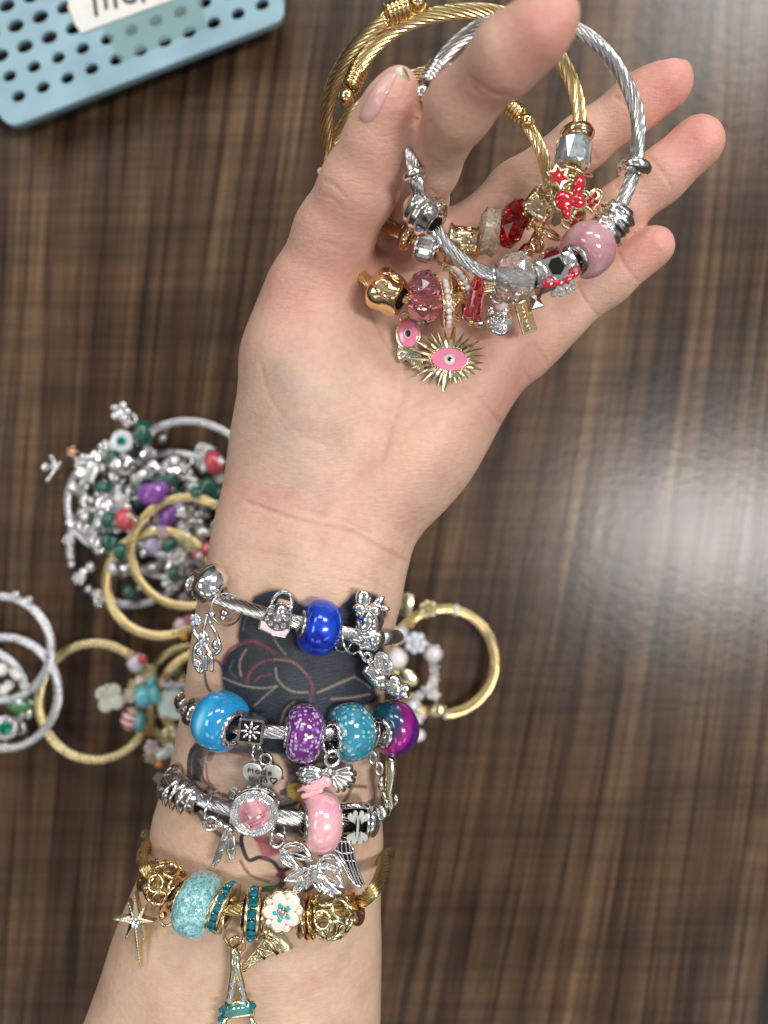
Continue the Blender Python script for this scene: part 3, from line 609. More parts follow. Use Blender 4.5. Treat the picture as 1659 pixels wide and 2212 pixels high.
# ---------------------------------------------------------------- bead and charm builders
def sprof(p, n=3): return [(q.x, q.y) for q in catmull([(a, b_, 0) for a, b_ in p], n)]
def euro_prof(w, R, rh, p=2.3, n=12):
    pr = []
    for i in range(n + 1):
        t = math.pi * i / n; s_ = abs(math.sin(t)) ** (2 / p); c_ = math.copysign(abs(math.cos(t)) ** (2 / p), math.cos(t))
        pr.append((-w / 2 * c_, rh + (R - rh) * s_))
    return pr + [(w * .25, rh * .97), (-w * .25, rh * .97)]
def euro(par, fr, w, R, m, cm=SILVER, rh=.40, label=None, p=2.3, name='bead', n=40):
    B = MB(); B.lathe(euro_prof(w, R, R * rh, p), n); o = B.obj(name, m, par, fr, label=label)
    for s_ in (-1, 1):
        C_ = MB(); x = s_ * w / 2; q = R * rh
        C_.lathe([(x - s_ * w * .22, q * .80), (x + s_ * w * .04, q * .80), (x + s_ * w * .07, q * .98), (x + s_ * w * .03, q * 1.22), (x - s_ * w * .015, q * 1.2), (x - s_ * w * .03, q * .95)], 32)
        C_.obj('collar', cm, o, fr)
    return o
def rondelle(par, fr, w, R, m, rh=.45, name='spacer', label=None):
    B = MB(); B.lathe(euro_prof(w, R, R * rh, 2.0), 32); return B.obj(name, m, par, fr, label=label)
def facet(par, fr, w, R, m, sides=12, rh=.3, prof=None, label=None, name='crystal_bead'):
    """crystal cut: flat facets, alternate rows turned by half a step"""
    rows = prof or [(-.5, .50), (-.34, .82), (-.12, 1.0), (.12, 1.0), (.34, .82), (.5, .50)]
    v = []; f = []; nr = len(rows); q = R * rh
    for i, (x, r) in enumerate(rows):
        for j in range(sides):
            t = 2 * math.pi * (j + .5 * (i % 2)) / sides; v.append((x * w, R * r * math.cos(t), R * r * math.sin(t)))
    for i in range(nr - 1):
        for j in range(sides):
            a = i * sides + j; a2 = i * sides + (j + 1) % sides; b_ = a + sides; b2 = (i + 1) * sides + (j + 1) % sides
            if i % 2 == 0: f += [(a, a2, b_), (a2, b2, b_)]
            else: f += [(a, a2, b2), (a, b2, b_)]
    b0 = len(v)
    for x in (rows[0][0], rows[-1][0]):
        for j in range(sides):
            t = 2 * math.pi * j / sides; v.append((x * w, q * math.cos(t), q * math.sin(t)))
    for j in range(sides):
        j2 = (j + 1) % sides
        f.append((j, b0 + j, b0 + j2, j2)); e_ = (nr - 1) * sides
        f.append((e_ + j, e_ + j2, b0 + sides + j2, b0 + sides + j)); f.append((b0 + j, b0 + sides + j, b0 + sides + j2, b0 + j2))
    B = MB(); B.add(v, f); return B.obj(name, m, par, fr, smooth=False, label=label)
def jump(par, fr, R, r, m, sc=(1, 1), axis='z', name='jump_ring'):
    B = MB(); B.ring((0, 0, 0), R, r, axis, sc=sc); return B.obj(name, m, par, fr)
def stones(par, fr, pts, m, name='stone', h=.55, n=8):
    for q in pts:
        B = MB(); B.gem((0, 0, 0), q[2], h, n)
        f2 = Fr(0, 0, 0); f2.k = fr.k; f2.M = fr.M @ Matrix.Translation((q[0] * fr.k, q[1] * fr.k, q[3] * fr.k))
        B.obj(name, m, par, f2, smooth=False)
def sub(fr, x, y, z=0, a=0, ty=0, tx=0):
    f2 = Fr(0, 0, 0); f2.k = fr.k
    f2.M = fr.M @ Matrix.Translation((x * fr.k, y * fr.k, z * fr.k)) @ Matrix.Rotation(math.radians(a), 4, 'Z') @ Matrix.Rotation(math.radians(ty), 4, 'Y') @ Matrix.Rotation(math.radians(tx), 4, 'X'); return f2
def filigree(par, fr, R, m, n=18, label=None, sx=1.0):
    B = MB(); g = math.pi * (3 - 5 ** .5)
    for i in range(n):
        y = 1 - (i + .5) * 2 / n; r = math.sqrt(1 - y * y); t = i * g; d = Vector((y * sx, r * math.cos(t), r * math.sin(t)))
        nn = d.normalized(); q = nn.orthogonal().normalized(); b_ = nn.cross(q); rr = R * .40
        B.tube([(d * R * (1 - .03)) + (q * math.cos(a) + b_ * math.sin(a)) * rr for a in [2 * math.pi * k / 14 for k in range(14)]], R * .095, 6, closed=True)
    return B.obj('filigree_bead', m, par, fr, label=label)
def cable(par, pts, r, m, lobes=12, ang=.36, name='cable', dens=.0008, closed=False, smoothn=10):
    pts = catmull(pts, smoothn, closed); L = 0; out = [pts[0]]          # resample evenly
    acc = 0
    for a, b_ in zip(pts, pts[1:] + ([pts[0]] if closed else [])):
        d = (b_ - a).length
        while acc + d >= dens and d > 0:
            t = (dens - acc) / d; a = a + (b_ - a) * t; out.append(a); d = (b_ - a).length; acc = 0
        acc += d
    B = MB(); B.tube(out, r, lobes * 4, closed, lobes, ang / r, .42); return B.obj(name, m, par), out
def heart(R, n=40):
    o = []
    for i in range(n):
        t = 2 * math.pi * i / n; o.append((R * 1.0 * math.sin(t) ** 3, R / 16 * (13 * math.cos(t) - 5 * math.cos(2 * t) - 2 * math.cos(3 * t) - math.cos(4 * t))))
    return o
def star(n, r1, r2, a0=90):
    return [((r1 if i % 2 == 0 else r2) * math.cos(math.radians(a0 + i * 180 / n)), (r1 if i % 2 == 0 else r2) * math.sin(math.radians(a0 + i * 180 / n))) for i in range(2 * n)]
def scallop(R, n, d, m=80): return [((R * (1 - d + d * abs(math.cos(n * i * math.pi / m)))) * math.cos(2 * math.pi * i / m), (R * (1 - d + d * abs(math.cos(n * i * math.pi / m)))) * math.sin(2 * math.pi * i / m)) for i in range(m)]
def oval(a, b_, n=28): return [(a * math.cos(2 * math.pi * i / n), b_ * math.sin(2 * math.pi * i / n)) for i in range(n)]
def endcap(par, fr, r, m, turns=5, L=46, ballr=1.25):
    """wire coil and ball closing the end of a bangle; x points outward"""
    B = MB()
    for i in range(turns): B.ring((i * r * .62 - turns * r * .3, 0, 0), r * 1.18, r * .34, 'x', n=24)
    o = B.obj('end_coil', m, par, fr); B = MB(); B.ball((turns * r * .45 + r * .5, 0, 0), r * ballr, (1, 1, 1), 24, 16); B.obj('end_ball', m, par, fr)
def wob(B, amp, sc, seed=0):
    B.v = [tuple(Vector(p) * (1 + amp * noise.noise(Vector(p) * sc + Vector((seed, 0, 0))))) for p in B.v]; return B
# ================================================================ bracelets worn on the forearm
def worn(label, front, lift, r, m, back=.112, zend=.148, ext=10):
    zz = [max(skz(q[0], q[1], 0), .145) + lift for q in front]; zz[0] = min(zz[0], zend + .006); zz[-1] = min(zz[-1], zend + .006)
    kp = [i for i, q in enumerate(front) if len(q) == 2]; zz = [q[2] if len(q) > 2 else z for q, z in zip(front, zz)]; front = [q[:2] for q in front]
    (x0, y0), (x1, y1) = front[0], front[-1]
    T_ = thing('charm_bracelet', label, 'bracelet', P((x0 + x1) / 2, (y0 + y1) / 2, back), 'bracelets worn on the forearm')
    pts = [P(x, y, z) for (x, y), z in zip(front, zz)]
    pts += [P(x1 + ext, y1 - 4, zend - .012), P(x1 - 10, y1 - 8, back), P((x0 + x1) / 2, (y0 + y1) / 2 - 14, back - .006), P(x0 + 5, y0 - 8, back), P(x0 - ext, y0 - 4, zend - .012)]
    cable(T_, pts, r, m, closed=True)
    fx = [front[i][0] for i in kp]; fz = [zz[i] for i in kp]; return T_, (lambda x: float(np.interp(x, fx, fz)))
# ---- first bracelet, below the wrist
T1, z1 = worn('silver cable charm bracelet nearest the wrist with royal blue bead and pink handbag charm', [(430, 1276), (475, 1293), (530, 1313), (600, 1334), (690, 1355), (760, 1371), (812, 1380), (846, 1378)], .0052, .00175, STEEL)
rondelle(T1, Fr(421, 1263, z1(430), -25, 35), 24, 33, SILVER, .55)
f = Fr(455, 1268, z1(460), -30, -12); B = MB()
B.lathe([(-34, 16), (-30, 30), (-14, 39), (6, 38), (24, 30), (32, 19), (26, 15), (-26, 14)], 36, lambda t, x, r: 1 + (.30 * max(0, math.cos(t)) ** 6 if r > 25 else 0)); B.obj('bead', SILVER, T1, f, label='smooth silver heart-shaped bead')
B = MB(); B.lathe([(20, 0.1), (20, 15), (24, 15), (24, .1)], 20); B.obj('bead_hole_shade', HOLE_SHADE, T1, f)
jump(T1, Fr(489, 1316, z1(489) + .001, 20, 38), 35, 2.3, STEEL)
B = MB(); B.ball((0, 0, 0), 11); B.ball((-5, -12, -2), 8); B.obj('bail', SILVER, T1, Fr(486, 1323, z1(489) - .002))
f = Fr(440, 1385, .158, 8, -25); B = MB()
B.tube(catmull([(32, 62, 4), (26, 40, 4), (38, 12, 2), (40, -18, 0), (22, -30, 0), (8, -18, 0), (-2, 12, 0), (12, 40, 0), (22, 58, 3)], 6, False), 4.6, 8)
B.tube(catmull([(-14, 52, 0), (-22, 24, 0), (-10, 4, 0), (-26, -14, 0), (-32, -42, 0), (-20, -66, 0), (-8, -50, 0), (-14, -26, 0)], 6), 5.5, 8)
B.tube(catmull([(-6, -64, 0), (2, -30, 0), (14, -36, 0), (8, -66, -3)], 6), 5, 8); B.ball((-26, -48, 0), 11, (1, 1, .6)); B.ball((-18, -22, 0), 10, (1, 1, .6)); B.ball((30, -10, 0), 11, (1, 1.2, .6)); B.ball((-12, 46, 0), 14, (1, 1.1, .5)); B.ball((2, 4, 0), 13, (1.1, 1.6, .5)); B.ball((34, 56, 2), 8)
ch = B.obj('charm', SILVER, T1, f, label='openwork silver dangle set with iridescent stones')
stones(ch, f, [(-16, 56, 6, 6), (-8, 46, 6.5, 6), (-17, 42, 6, 6), (-7, 57, 5.5, 6), (-1, 14, 5.5, 6), (5, 6, 5.5, 6), (-3, 0, 5.5, 6), (6, -6, 5, 6), (-4, -10, 4.5, 6), (-26, -47, 6, 5), (-20, 52, 4.5, 4)], ABST)
# handbag charm
f = Fr(601, 1331, z1(601) + .0035, -17, 0, -8)
bagf = [(-33, -38), (-35, -20), (-26, 14), (-22, 20), (24, 20), (28, 14), (35, -24), (30, -40), (0, -44)]
B = MB(); B.prism(bagf, -22, 6, 4); o = B.obj('handbag_charm', SILVER, T1, f, smooth=False, label='small silver handbag charm with stones and pale pink enamel base')
B = MB(); B.prism([(-29, -35), (-31, -20), (-24, -19), (-10, -29), (4, -32), (18, -28), (28, -20), (32, -24), (27, -36), (0, -40)], 5, 7.6, 1); B.obj('enamel_panel', PALEP, o, f, smooth=False)
B = MB(); B.prism([(-30, -17), (-24, 12), (24, 12), (31, -19), (18, -26), (4, -29), (-10, -27), (-24, -17)], 5, 7.2, .8); B.obj('stone_plate', DSTEEL, o, f, smooth=False)
stones(o, f, [(0, -3, 11, 8), (-19, 3, 7, 8), (19, 1, 7, 8), (-21, -11, 6, 8), (-10, -19, 6, 8), (4, -23, 6, 8), (17, -16, 6.5, 8)], RHINE)
B = MB(); B.tube([(22 * math.cos(a), 18 + 36 * math.sin(a) ** .8, 4) for a in [math.pi * i / 16 for i in range(17)]], 4, 8); B.obj('handle', SILVER, o, f)
B = MB(); B.lathe([(-14, 12), (-14, 26), (14, 26), (14, 12)], 24, c=(3, 12, -14)); B.obj('sleeve', SILVER, o, f)
euro(T1, Fr(689, 1355, z1(690), -14, 22), 80, 62, BLUEP, ANTIQ, label='royal blue pearly bead')
jump(T1, Fr(758, 1383, z1(758), 20, 58), 29, 2.8, SILVER); jump(T1, Fr(742, 1386, z1(742) - .002, -10, 40), 22, 2.6, SILVER)
# sculpted silver bead with a bow
f = Fr(794, 1345, z1(794) + .002, -14, 0); B = MB()
B.ball((2, 0, 0), 34, (.95, 1.25, .8), 24, 16); B.ball((-20, 46, 4), 19, (.9, 1.25, .8), 18, 12); B.ball((-22, 26, 8), 16, (1, 1.2, .8)); B.ball((26, -30, 6), 20, (1, 1.25, .8)); B.ball((-14, -34, 4), 22, (1.1, .9, .7)); B.ball((8, 30, 16), 15, (1.2, 1, .6)); B.ball((-3, 4, 20), 19, (.9, 1.3, .6)); B.ball((12, -48, 2), 16, (1.5, .7, .6))
wob(B, .16, .055, 3); o = B.obj('sculpted_bead', SILVER, T1, f, label='lumpy sculpted silver bead topped by a small bow')
B = MB(); B.ball((12, 52, 10), 11, (.7, 1.5, .6), M=Matrix.Rotation(-.6, 3, 'Z')); B.ball((26, 40, 10), 10, (1.4, .7, .6)); B.ball((16, 42, 13), 6); B.obj('bow', SILVER, o, f)
B = MB()
for q in ([(-22, 0, 16), (-8, -14, 23), (8, -10, 22), (20, 6, 18)], [(-10, 22, 20), (-2, 30, 22), (10, 26, 20), (18, 14, 18)], [(-18, -16, 18), (0, -30, 20), (22, -20, 18)]): B.tube(catmull(q, 5), 4, 7)
B.obj('folds', ANTIQ, o, f)
f = Fr(806, 1440, .156, -50, 10); B = MB()
for i in range(5): B.ring((-38 + i * 13, 4 * (i % 2), 0), 9, 4.2, 'z' if i % 2 else 'y', n=16)
B.obj('chain', SILVER, T1, f)
f = Fr(812, 1462, .155, -45); B = MB(); wob(B.ball((0, 0, 0), 24, (1.35, .8, .6), 18, 12), .3, .08, 1); B.obj('charm', SILVER, T1, f, label='dangling silver drop with a clear oval stone')
B = MB(); B.ball((0, 0, 0), 20, (.95, 1.35, .75), 20, 14); B.obj('clear_stone', CLEAR, T1, Fr(828, 1433, .161, 25))
f = Fr(852, 1486, .152, -35); B = MB(); B.ball((0, 0, 0), 24, (1.35, .85, .7), 20, 14); B.ball((18, 14, 6), 12); B.ball((-10, 13, 6), 14, (1.1, 1, .7)); B.ball((28, 2, 5), 10); wob(B, .2, .07, 5); B.obj('charm', SILVER, T1, f, label='small shell-like silver charm at the right edge')
# ---- second bracelet
T2, z2 = worn('silver cable bracelet with sky blue, purple glitter, teal glitter and magenta beads', [(408, 1535), (450, 1552), (510, 1570), (560, 1578), (620, 1583), (700, 1586), (770, 1585), (825, 1583), (862, 1575)], .0056, .00165, STEEL)
rondelle(T2, Fr(399, 1512, .140, -60, 30), 30, 24, DSTEEL)
euro(T2, Fr(418, 1538, z2(415), -25, 15), 40, 31, DSTEEL, DSTEEL, .45, label='small dark steel ball bead')
euro(T2, Fr(477, 1557, z2(477) + .0006, -16, -34), 88, 65, CATEYE, SILVER, .52, label='glossy sky blue bead')
f = Fr(546, 1573, z2(546), -7, 0, 0); B = MB(); B.lathe([(-28, 15), (-28, 28), (-24, 32), (24, 32), (28, 28), (28, 15)], 4, c=(0, 0, 0)); B.v = [tuple(Matrix.Rotation(math.radians(45), 3, 'X') @ Vector((p[0], p[1] * 1.18, p[2] * 1.18))) for p in B.v]
o = B.obj('square_bead', ANTIQ, T2, f, smooth=False, label='square silver bead stamped with a flower')
B = MB()
for i in range(8):
    a = i * math.pi / 4; B.ball((15 * math.cos(a), 15 * math.sin(a), 27), 8, (1, .42, .35), 10, 6, Matrix.Rotation(0, 3, 'Z')); q = B.v[-58:]
    M_ = Matrix.Rotation(a, 3, 'Z')
B = MB()
for i in range(8):
    a = i * math.pi / 4; B.add(*(lambda b2: ([tuple(Matrix.Rotation(a, 3, 'Z') @ Vector(p)) for p in b2.v], b2.f))(MB().ball((14, 0, 27), 9, (1, .40, .35), 10, 6)))
B.ball((0, 0, 28), 5); B.obj('flower_relief', SILVER, o, f)
B = MB(); B.prism([(-22, -22), (22, -22), (22, 22), (-22, 22)], 25, 27.2, .5); B.obj('recess_shade', HOLE_SHADE, o, f, smooth=False)  # dark plate in place of the shade of a recessed face
jump(T2, Fr(554, 1614, .159, 0, 50), 9, 3.5, ANTIQ); jump(T2, Fr(557, 1629, .159, 15, 55), 15, 2.8, SILVER); jump(T2, Fr(574, 1641, .160, 0, 0), 12, 4, ANTIQ)
# heart charm with the words
f = Fr(566, 1677, .1605, -6, 0, 6); hp = [(x * 1.04, y * 1.04 - 2 if y < 8 else min(y * .98, 27 + .09 * abs(x))) for x, y in heart(42, 60)]
B = MB(); B.prism(hp, -5, 4, 2, 0); o = B.obj('heart_charm', SATIN, T2, f, label='flat silver heart engraved with the words made with love')
B = MB()
def stroke(p, ox, oy, s_=1, r=1.35, cl=False): B.tube([(ox + x * s_, oy + y * s_, 6.2) for x, y in p], r, 6, closed=cl)
oo = [(4 * math.cos(a), 4 * math.sin(a)) for a in [i * math.pi / 5 for i in range(10)]]
stroke([(-6, -4), (-6, 5), (-1, 0), (3, 5), (4, -4)], -24, 13); stroke(oo, -10, 12, 1, cl=True); stroke([(4, 4), (4, -4)], -10, 12); stroke(oo, 3, 11, 1, cl=True); stroke([(4, 10), (4, -4)], 3, 11); stroke([(-4, 0), (4, 1), (1, 4), (-3, 3), (-4, -1), (-1, -4), (4, -3)], 17, 11)
stroke([(-7, 4), (-4, -4), (0, 3), (3, -4), (6, 5)], -20, -6); stroke([(0, 3), (0, -5)], -8, -6); stroke([(0, 9), (0, -5)], -1, -5); stroke([(-4, 3), (4, 3)], -1, -4); stroke([(-3, 9), (-3, -5)], 9, -5); stroke([(-3, 1), (1, 3), (3, 1), (3, -5)], 9, -5)
stroke([(p[0] * .22, p[1] * .22) for p in heart(34, 16)], 27, -4, cl=True)
stroke([(0, 8), (0, -4)], -15, -25); stroke(oo, -7, -26, cl=True); stroke([(-4, 4), (0, -4), (4, 4)], 3, -25); stroke([(-4, 0), (4, 1), (1, 4), (-3, 3), (-4, -1), (-1, -4), (4, -3)], 13, -25)
B.obj('engraved_words', BLACKE, o, f)
euro(T2, Fr(657, 1584, z2(657), -6, 9), 78, 63, PGLIT, SILVER, .42, label='purple glitter bead')
euro(T2, Fr(757, 1582, z2(757), 2, 30), 82, 63, TGLIT, SILVER, .52, label='teal glitter bead')
jump(T2, Fr(716, 1600, z2(716) + .003, 14, 65), 34, 3, SILVER); jump(T2, Fr(718, 1638, .164, 0, 20), 16, 4.6, SILVER)
f = Fr(700, 1682, .1625, 0); B = MB()                                     # fan charm: ribs spreading both ways
for a, L_, w_ in [(172, 58, 11), (184, 64, 12), (197, 62, 11), (210, 54, 9), (160, 46, 8)]:
    c_, s_ = math.cos(math.radians(a)), math.sin(math.radians(a)); B.tube([(4 + c_ * L_ * q * .98, 16 + s_ * L_ * q, 3 + 5 * math.sin(q * 3)) for q in (0.05, .35, .7, 1)], [5, w_ * .75, w_ * .85, w_ * .5], 9)
o = B.obj('bow_charm', SILVER, T2, f, label='silver pleated bow charm')
B = MB()
for a, L_, w_ in [(14, 52, 9), (-2, 58, 9), (-18, 58, 9), (-34, 54, 8), (-50, 50, 8), (-66, 46, 6)]:
    c_, s_ = math.cos(math.radians(a)), math.sin(math.radians(a)); B.tube([(12 + c_ * L_ * q, 14 + s_ * L_ * q, 2 + 3 * math.sin(q * 3)) for q in (0.05, .4, .75, 1)], [4, w_ * .6, w_ * .85, w_ * .7], 8)
B.ball((10, 16, 3), 13, (1, 1.1, .7)); B.obj('pleats', ANTIQ, o, f)
f = Fr(676, 1699, .162, 18); B = MB(); B.ball((8, 4, 2), 26, (1.25, .62, .5), 20, 14); B.ball((32, 6, 4), 13, (1, 1.3, .7)); B.tube(catmull([(-30, -12, 2), (-10, -12, 5), (20, -10, 5)], 5), [3, 6, 6, 7, 7, 7, 7, 7, 7, 7, 5], 8); B.tube([(-34, 2, 2), (-6, 6, 5), (10, 8, 5)], [3, 7, 7], 8); B.obj('folded_enamel', SWANP, T2, f, label='glossy pink enamel fold under the silver bow')
f = Fr(819, 1586, z2(819) + .001, -14, 22); B = MB(); B.lathe([(-16, 20), (-16, 33), (-12, 33), (-11, 29), (11, 29), (12, 33), (16, 33), (16, 20)], 32); o = B.obj('tube_bead', ANTIQ, T2, f, label='narrow silver bead stamped with daisies')
for a in (35, -15, 85):
    B = MB(); M_ = Matrix.Rotation(math.radians(a - 90), 3, 'X')
    for i in range(8): B.add(*(lambda b2, q=i: ([tuple(M_ @ (Matrix.Rotation(q * math.pi / 4, 3, 'Z') @ Vector(p) + Vector((0, 0, 29)))) for p in b2.v], b2.f))(MB().ball((5.8, 0, 0), 4, (1, .35, .3), 8, 5)))
    B.obj('daisy', BLACKE, o, f)
euro(T2, Fr(849, 1572, z2(845), 6, 46), 76, 60, GRAD, SILVER, .46, label='teal and magenta gradient bead at the arm edge')
f = Fr(805, 1637, .156); B = MB(); B.ring((0, 0, 0), 9, 4, sc=(.8, 1.3)); B.ring((9, -14, 2), 9, 3, 'x', sc=(1, 1)); B.ring((14, -24, 0), 9, 3.6, sc=(.8, 1.4)); B.obj('chain', ANTIQ, T2, f)
f = Fr(838, 1695, .152, 2); B = MB(); B.tube([(4, 62, 0), (8, 52, 0), (8, 26, 0), (4, 0, 0), (0, -20, 0), (6, -44, 0), (2, -68, 0)], [8, 12, 13, 11, 8, 7, 3], 12); B.tube([(-14, 20, 0), (-16, -2, 0), (-8, -16, 0)], [5, 8, 5], 8); B.tube([(-12, -14, 0), (-4, -40, 0), (-4, -66, 0)], [5, 5, 2], 8); B.tube([(16, -22, 0), (18, -36, 0), (10, -50, 0)], [4, 5, 3], 8); B.obj('charm', metal('warm_silver', (.72, .68, .54), .16, .3), T2, f, label='long thin tarnished silver dangle at the arm edge')
# ---- third bracelet
T3, z3 = worn('silver cable bracelet with pink pearly bead, round pink stone and four-leaf clover bead', [(362, 1690), (400, 1712), (450, 1732), (500, 1748), (560, 1758), (620, 1766), (690, 1772), (760, 1771), (812, 1762), (828, 1750)], .0052, .00175, STEEL)
rondelle(T3, Fr(366, 1693, z3(366) - .001, -40, 25), 28, 37, SILVER, .5); rondelle(T3, Fr(372, 1672, .148, -50, 20), 20, 26, DSTEEL, .5)
f = Fr(405, 1715, z3(402), -22, -15); B = MB(); B.lathe([(-30, 22), (-30, 30), (34, 34), (36, 26), (30, 20), (-26, 18)], 30, lambda t, x, r: 1 + .12 * max(0, math.cos(t - .9))); o = B.obj('bead', DSTEEL, T3, f, label='silver bead caged in looping wire')
B = MB(); B.lathe([(30, .1), (30, 22), (35, 22), (35, .1)], 20); B.obj('bead_hole_shade', HOLE_SHADE, o, f)
B = MB()
for i, x in enumerate((-26, -8, 12)):
    B.tube(catmull([(x - 8, -34, 20), (x - 12, -8, 36), (x, 20, 33), (x + 4, 30, 20), (x + 8, 10, 37), (x + 6, -16, 34), (x - 2, -36, 18)], 6), 3.6, 8)
B.obj('wire_cage', SILVER, o, f)
jump(T3, Fr(461, 1746, z3(461), -6, 72), 35, 3, SILVER); jump(T3, Fr(455, 1779, .160, 0, 15), 14, 4, SILVER)
f = Fr(480, 1785, .1595); B = MB(); B.ball((-3, 6, 0), 10); B.tube([(0, 4, 0), (16, -4, 0), (26, -10, 0)], [6, 8, 5], 10); B.tube([(18, 4, 0), (18, 22, 0)], 2.6, 8); o = B.obj('bee_charm', SILVER, T3, f, label='silver winged insect charm')
def wing(pl, z0=0, z1_=3, ribs=6, inner=None):
    B = MB(); B.prism(pl, z0, z1_, .8); n = len(pl)
    for i in range(1, n // 2): B.tube([(pl[i][0], pl[i][1], z1_), (pl[-i][0], pl[-i][1], z1_)], 1.5, 6)
    B.tube([(x, y, z1_) for x, y in pl], 2, 6, closed=True); return B
wing([(8, -8), (-3, -30), (-12, -56), (-21, -84), (-14, -84), (-2, -68), (4, -48), (10, -26)]).obj('wing', ANTIQ, o, f); wing([(14, -8), (10, -30), (12, -54), (18, -70), (27, -68), (28, -44), (26, -22)]).obj('wing', ANTIQ, o, f); wing([(18, 46), (14, 66), (18, 82), (26, 86), (34, 78), (38, 62), (34, 50)]).obj('wing', ANTIQ, o, f)
# round pink faceted stone in a paved halo
f = Fr(549, 1757, z3(549) + .0035, -6, 4, 6); B = MB(); B.prism(oval(52, 52, 48), -26, 2, 2); B.ring((0, 0, 1), 50, 3, n=48); B.ring((0, 0, 1), 36, 2.5, n=48); o = B.obj('halo_bead', SILVER, T3, f, label='round silver bead with a faceted pink stone and paved rim')
B = MB()
for rr, nn in ((40.5, 38), (45.5, 42)):
    for i in range(nn):
        a = 2 * math.pi * (i + .5 * (rr > 43)) / nn; B.gem((rr * math.cos(a), rr * math.sin(a), 2.5), 2.8, .6, 5)
B.obj('paved_rim', RHINE, o, f, smooth=False)
v = []; fc = []; nf = 7; st = 58 / nf                                     # checkerboard cut
def hz(x, y): return 12 - 6 * ((x * x + y * y) / 34 ** 2)
for i in range(nf):
    for j in range(nf):
        x, y = -29 + (i + .5) * st, -29 + (j + .5) * st
        if math.hypot(x, y) > 31: continue
        q = [(x - st / 2, y - st / 2), (x + st / 2, y - st / 2), (x + st / 2, y + st / 2), (x - st / 2, y + st / 2)]
        zc_ = hz(x, y); tx_, ty_ = random.uniform(-.16, .16), random.uniform(-.16, .16); b0 = len(v)
        for a, b_ in q: v.append((a, b_, zc_ - .35 * ((a - x) * x + (b_ - y) * y) / 15 + tx_ * (a - x) + ty_ * (b_ - y)))
        fc.append((b0, b0 + 1, b0 + 2, b0 + 3))
v = [tuple(Matrix.Rotation(.6, 3, 'Z') @ Vector(p)) for p in v]
B = MB(); B.add(v, fc); B.lathe([(0, 34), (3, 34.5), (6, 31), (2, 20)], 24); B.v[len(v):] = [(p[1], p[2], p[0]) for p in B.v[len(v):]]; B.obj('pink_stone', PINKR, o, f, smooth=False, recalc=False)
B = MB(); B.ring((0, 0, -12), 50, 4, n=40)
for i in range(16):
    a = 2 * math.pi * i / 16; B.ball((52 * math.cos(a), 52 * math.sin(a), -18), 6, nu=8, nv=6)
B.obj('beaded_edge', ANTIQ, o, f)
euro(T3, Fr(692, 1774, z3(692), -5, 20), 76, 67, PEARLY, DSTEEL, .50, label='glossy pale pink pearlescent bead')
f = Fr(764, 1771, z3(764), -3, 6); B = MB(); B.lathe([(-36, 22), (-36, 38), (-30, 40), (-26, 38), (-26, 22)], 30); B.lathe([(26, 22), (26, 38), (30, 40), (34, 36), (34, 22)], 30)
for a in (20, 160, 240, 300): B.tube([(-30, 36 * math.cos(math.radians(a)), 36 * math.sin(math.radians(a))), (0, 38 * math.cos(math.radians(a)), 38 * math.sin(math.radians(a))), (30, 36 * math.cos(math.radians(a)), 36 * math.sin(math.radians(a)))], 8, 8)
o = B.obj('clover_bead', SILVER, T3, f, label='open silver bead with a flat four-leaf clover')
B = MB(); B.lathe([(-30, 18), (-30, 25), (30, 25), (30, 18)], 24); B.obj('bead_hole_shade', HOLE_SHADE, o, f)
B = MB()
for sx_ in (-1, 1):
    for sy_ in (-1, 1): B.prism([(6 + sx_ * 11 + x * .82, sy_ * 20 + y * sy_ * 1.1 + 2 * sy_) for x, y in [tuple(Matrix.Rotation(math.radians(-22 * sx_), 2) @ Vector(p)) for p in heart(14, 24)]], 37, 42, 1)
B.box((6, 0, 40), (5, 50, 4)); B.obj('clover', metal('satin_silver', (.62, .63, .60), .38, .1), o, f, smooth=False)
rondelle(T3, Fr(806, 1774, z3(804) - .001, -8, -10), 30, 35, SILVER, .4)
# butterfly charm with stones
f = Fr(676, 1872, .1655, 0, 0, 0); jump(T3, Fr(601, 1800, .163, 0, 62), 24, 2.8, SILVER); jump(T3, Fr(600, 1816, .1635, 0, 10), 14, 4.2, SILVER)
def leaf(B, a, b_, w_, bulge=0, z=4):
    A_ = Vector(a); D_ = Vector(b_) - A_; n_ = Vector((-D_.y, D_.x)).normalized(); L1 = []; L2 = []
    for i in range(11):
        t = i / 10; s_ = math.sin(math.pi * t ** .8) * w_ / 2; p = A_ + D_ * t + n_ * bulge * math.sin(math.pi * t); L1.append(p + n_ * s_); L2.append(p - n_ * s_)
    lp = L1 + L2[::-1][1:-1]; B.tube([(p.x, p.y, z) for p in lp], 2.6, 7, closed=True); return lp
B = MB(); LV = [((-68, 42), (0, 14), 34, 8), ((-70, 38), (-28, -2), 20, -6), ((8, 10), (66, -8), 34, 10), ((8, 4), (68, -44), 36, 4), ((-6, -4), (-62, -28), 24, 2), ((8, -6), (62, -56), 22, -12), ((4, -8), (44, -64), 20, 0), ((-24, -22), (-44, -60), 18, 3), ((-2, -12), (-14, -46), 14, -4), ((0, -10), (16, -52), 16, 0)]
for q in LV: leaf(B, *q)
for q in LV[:8]: leaf(B, q[0], tuple(Vector(q[1]) * .99 + Vector((0, 0))), q[2] * .45, q[3], 3)
B.ball((2, 2, 4), 8, (1.5, .8, .8)); o = B.obj('butterfly_charm', SILVER, T3, f, label='openwork silver butterfly charm set with clear stones')
st_ = []
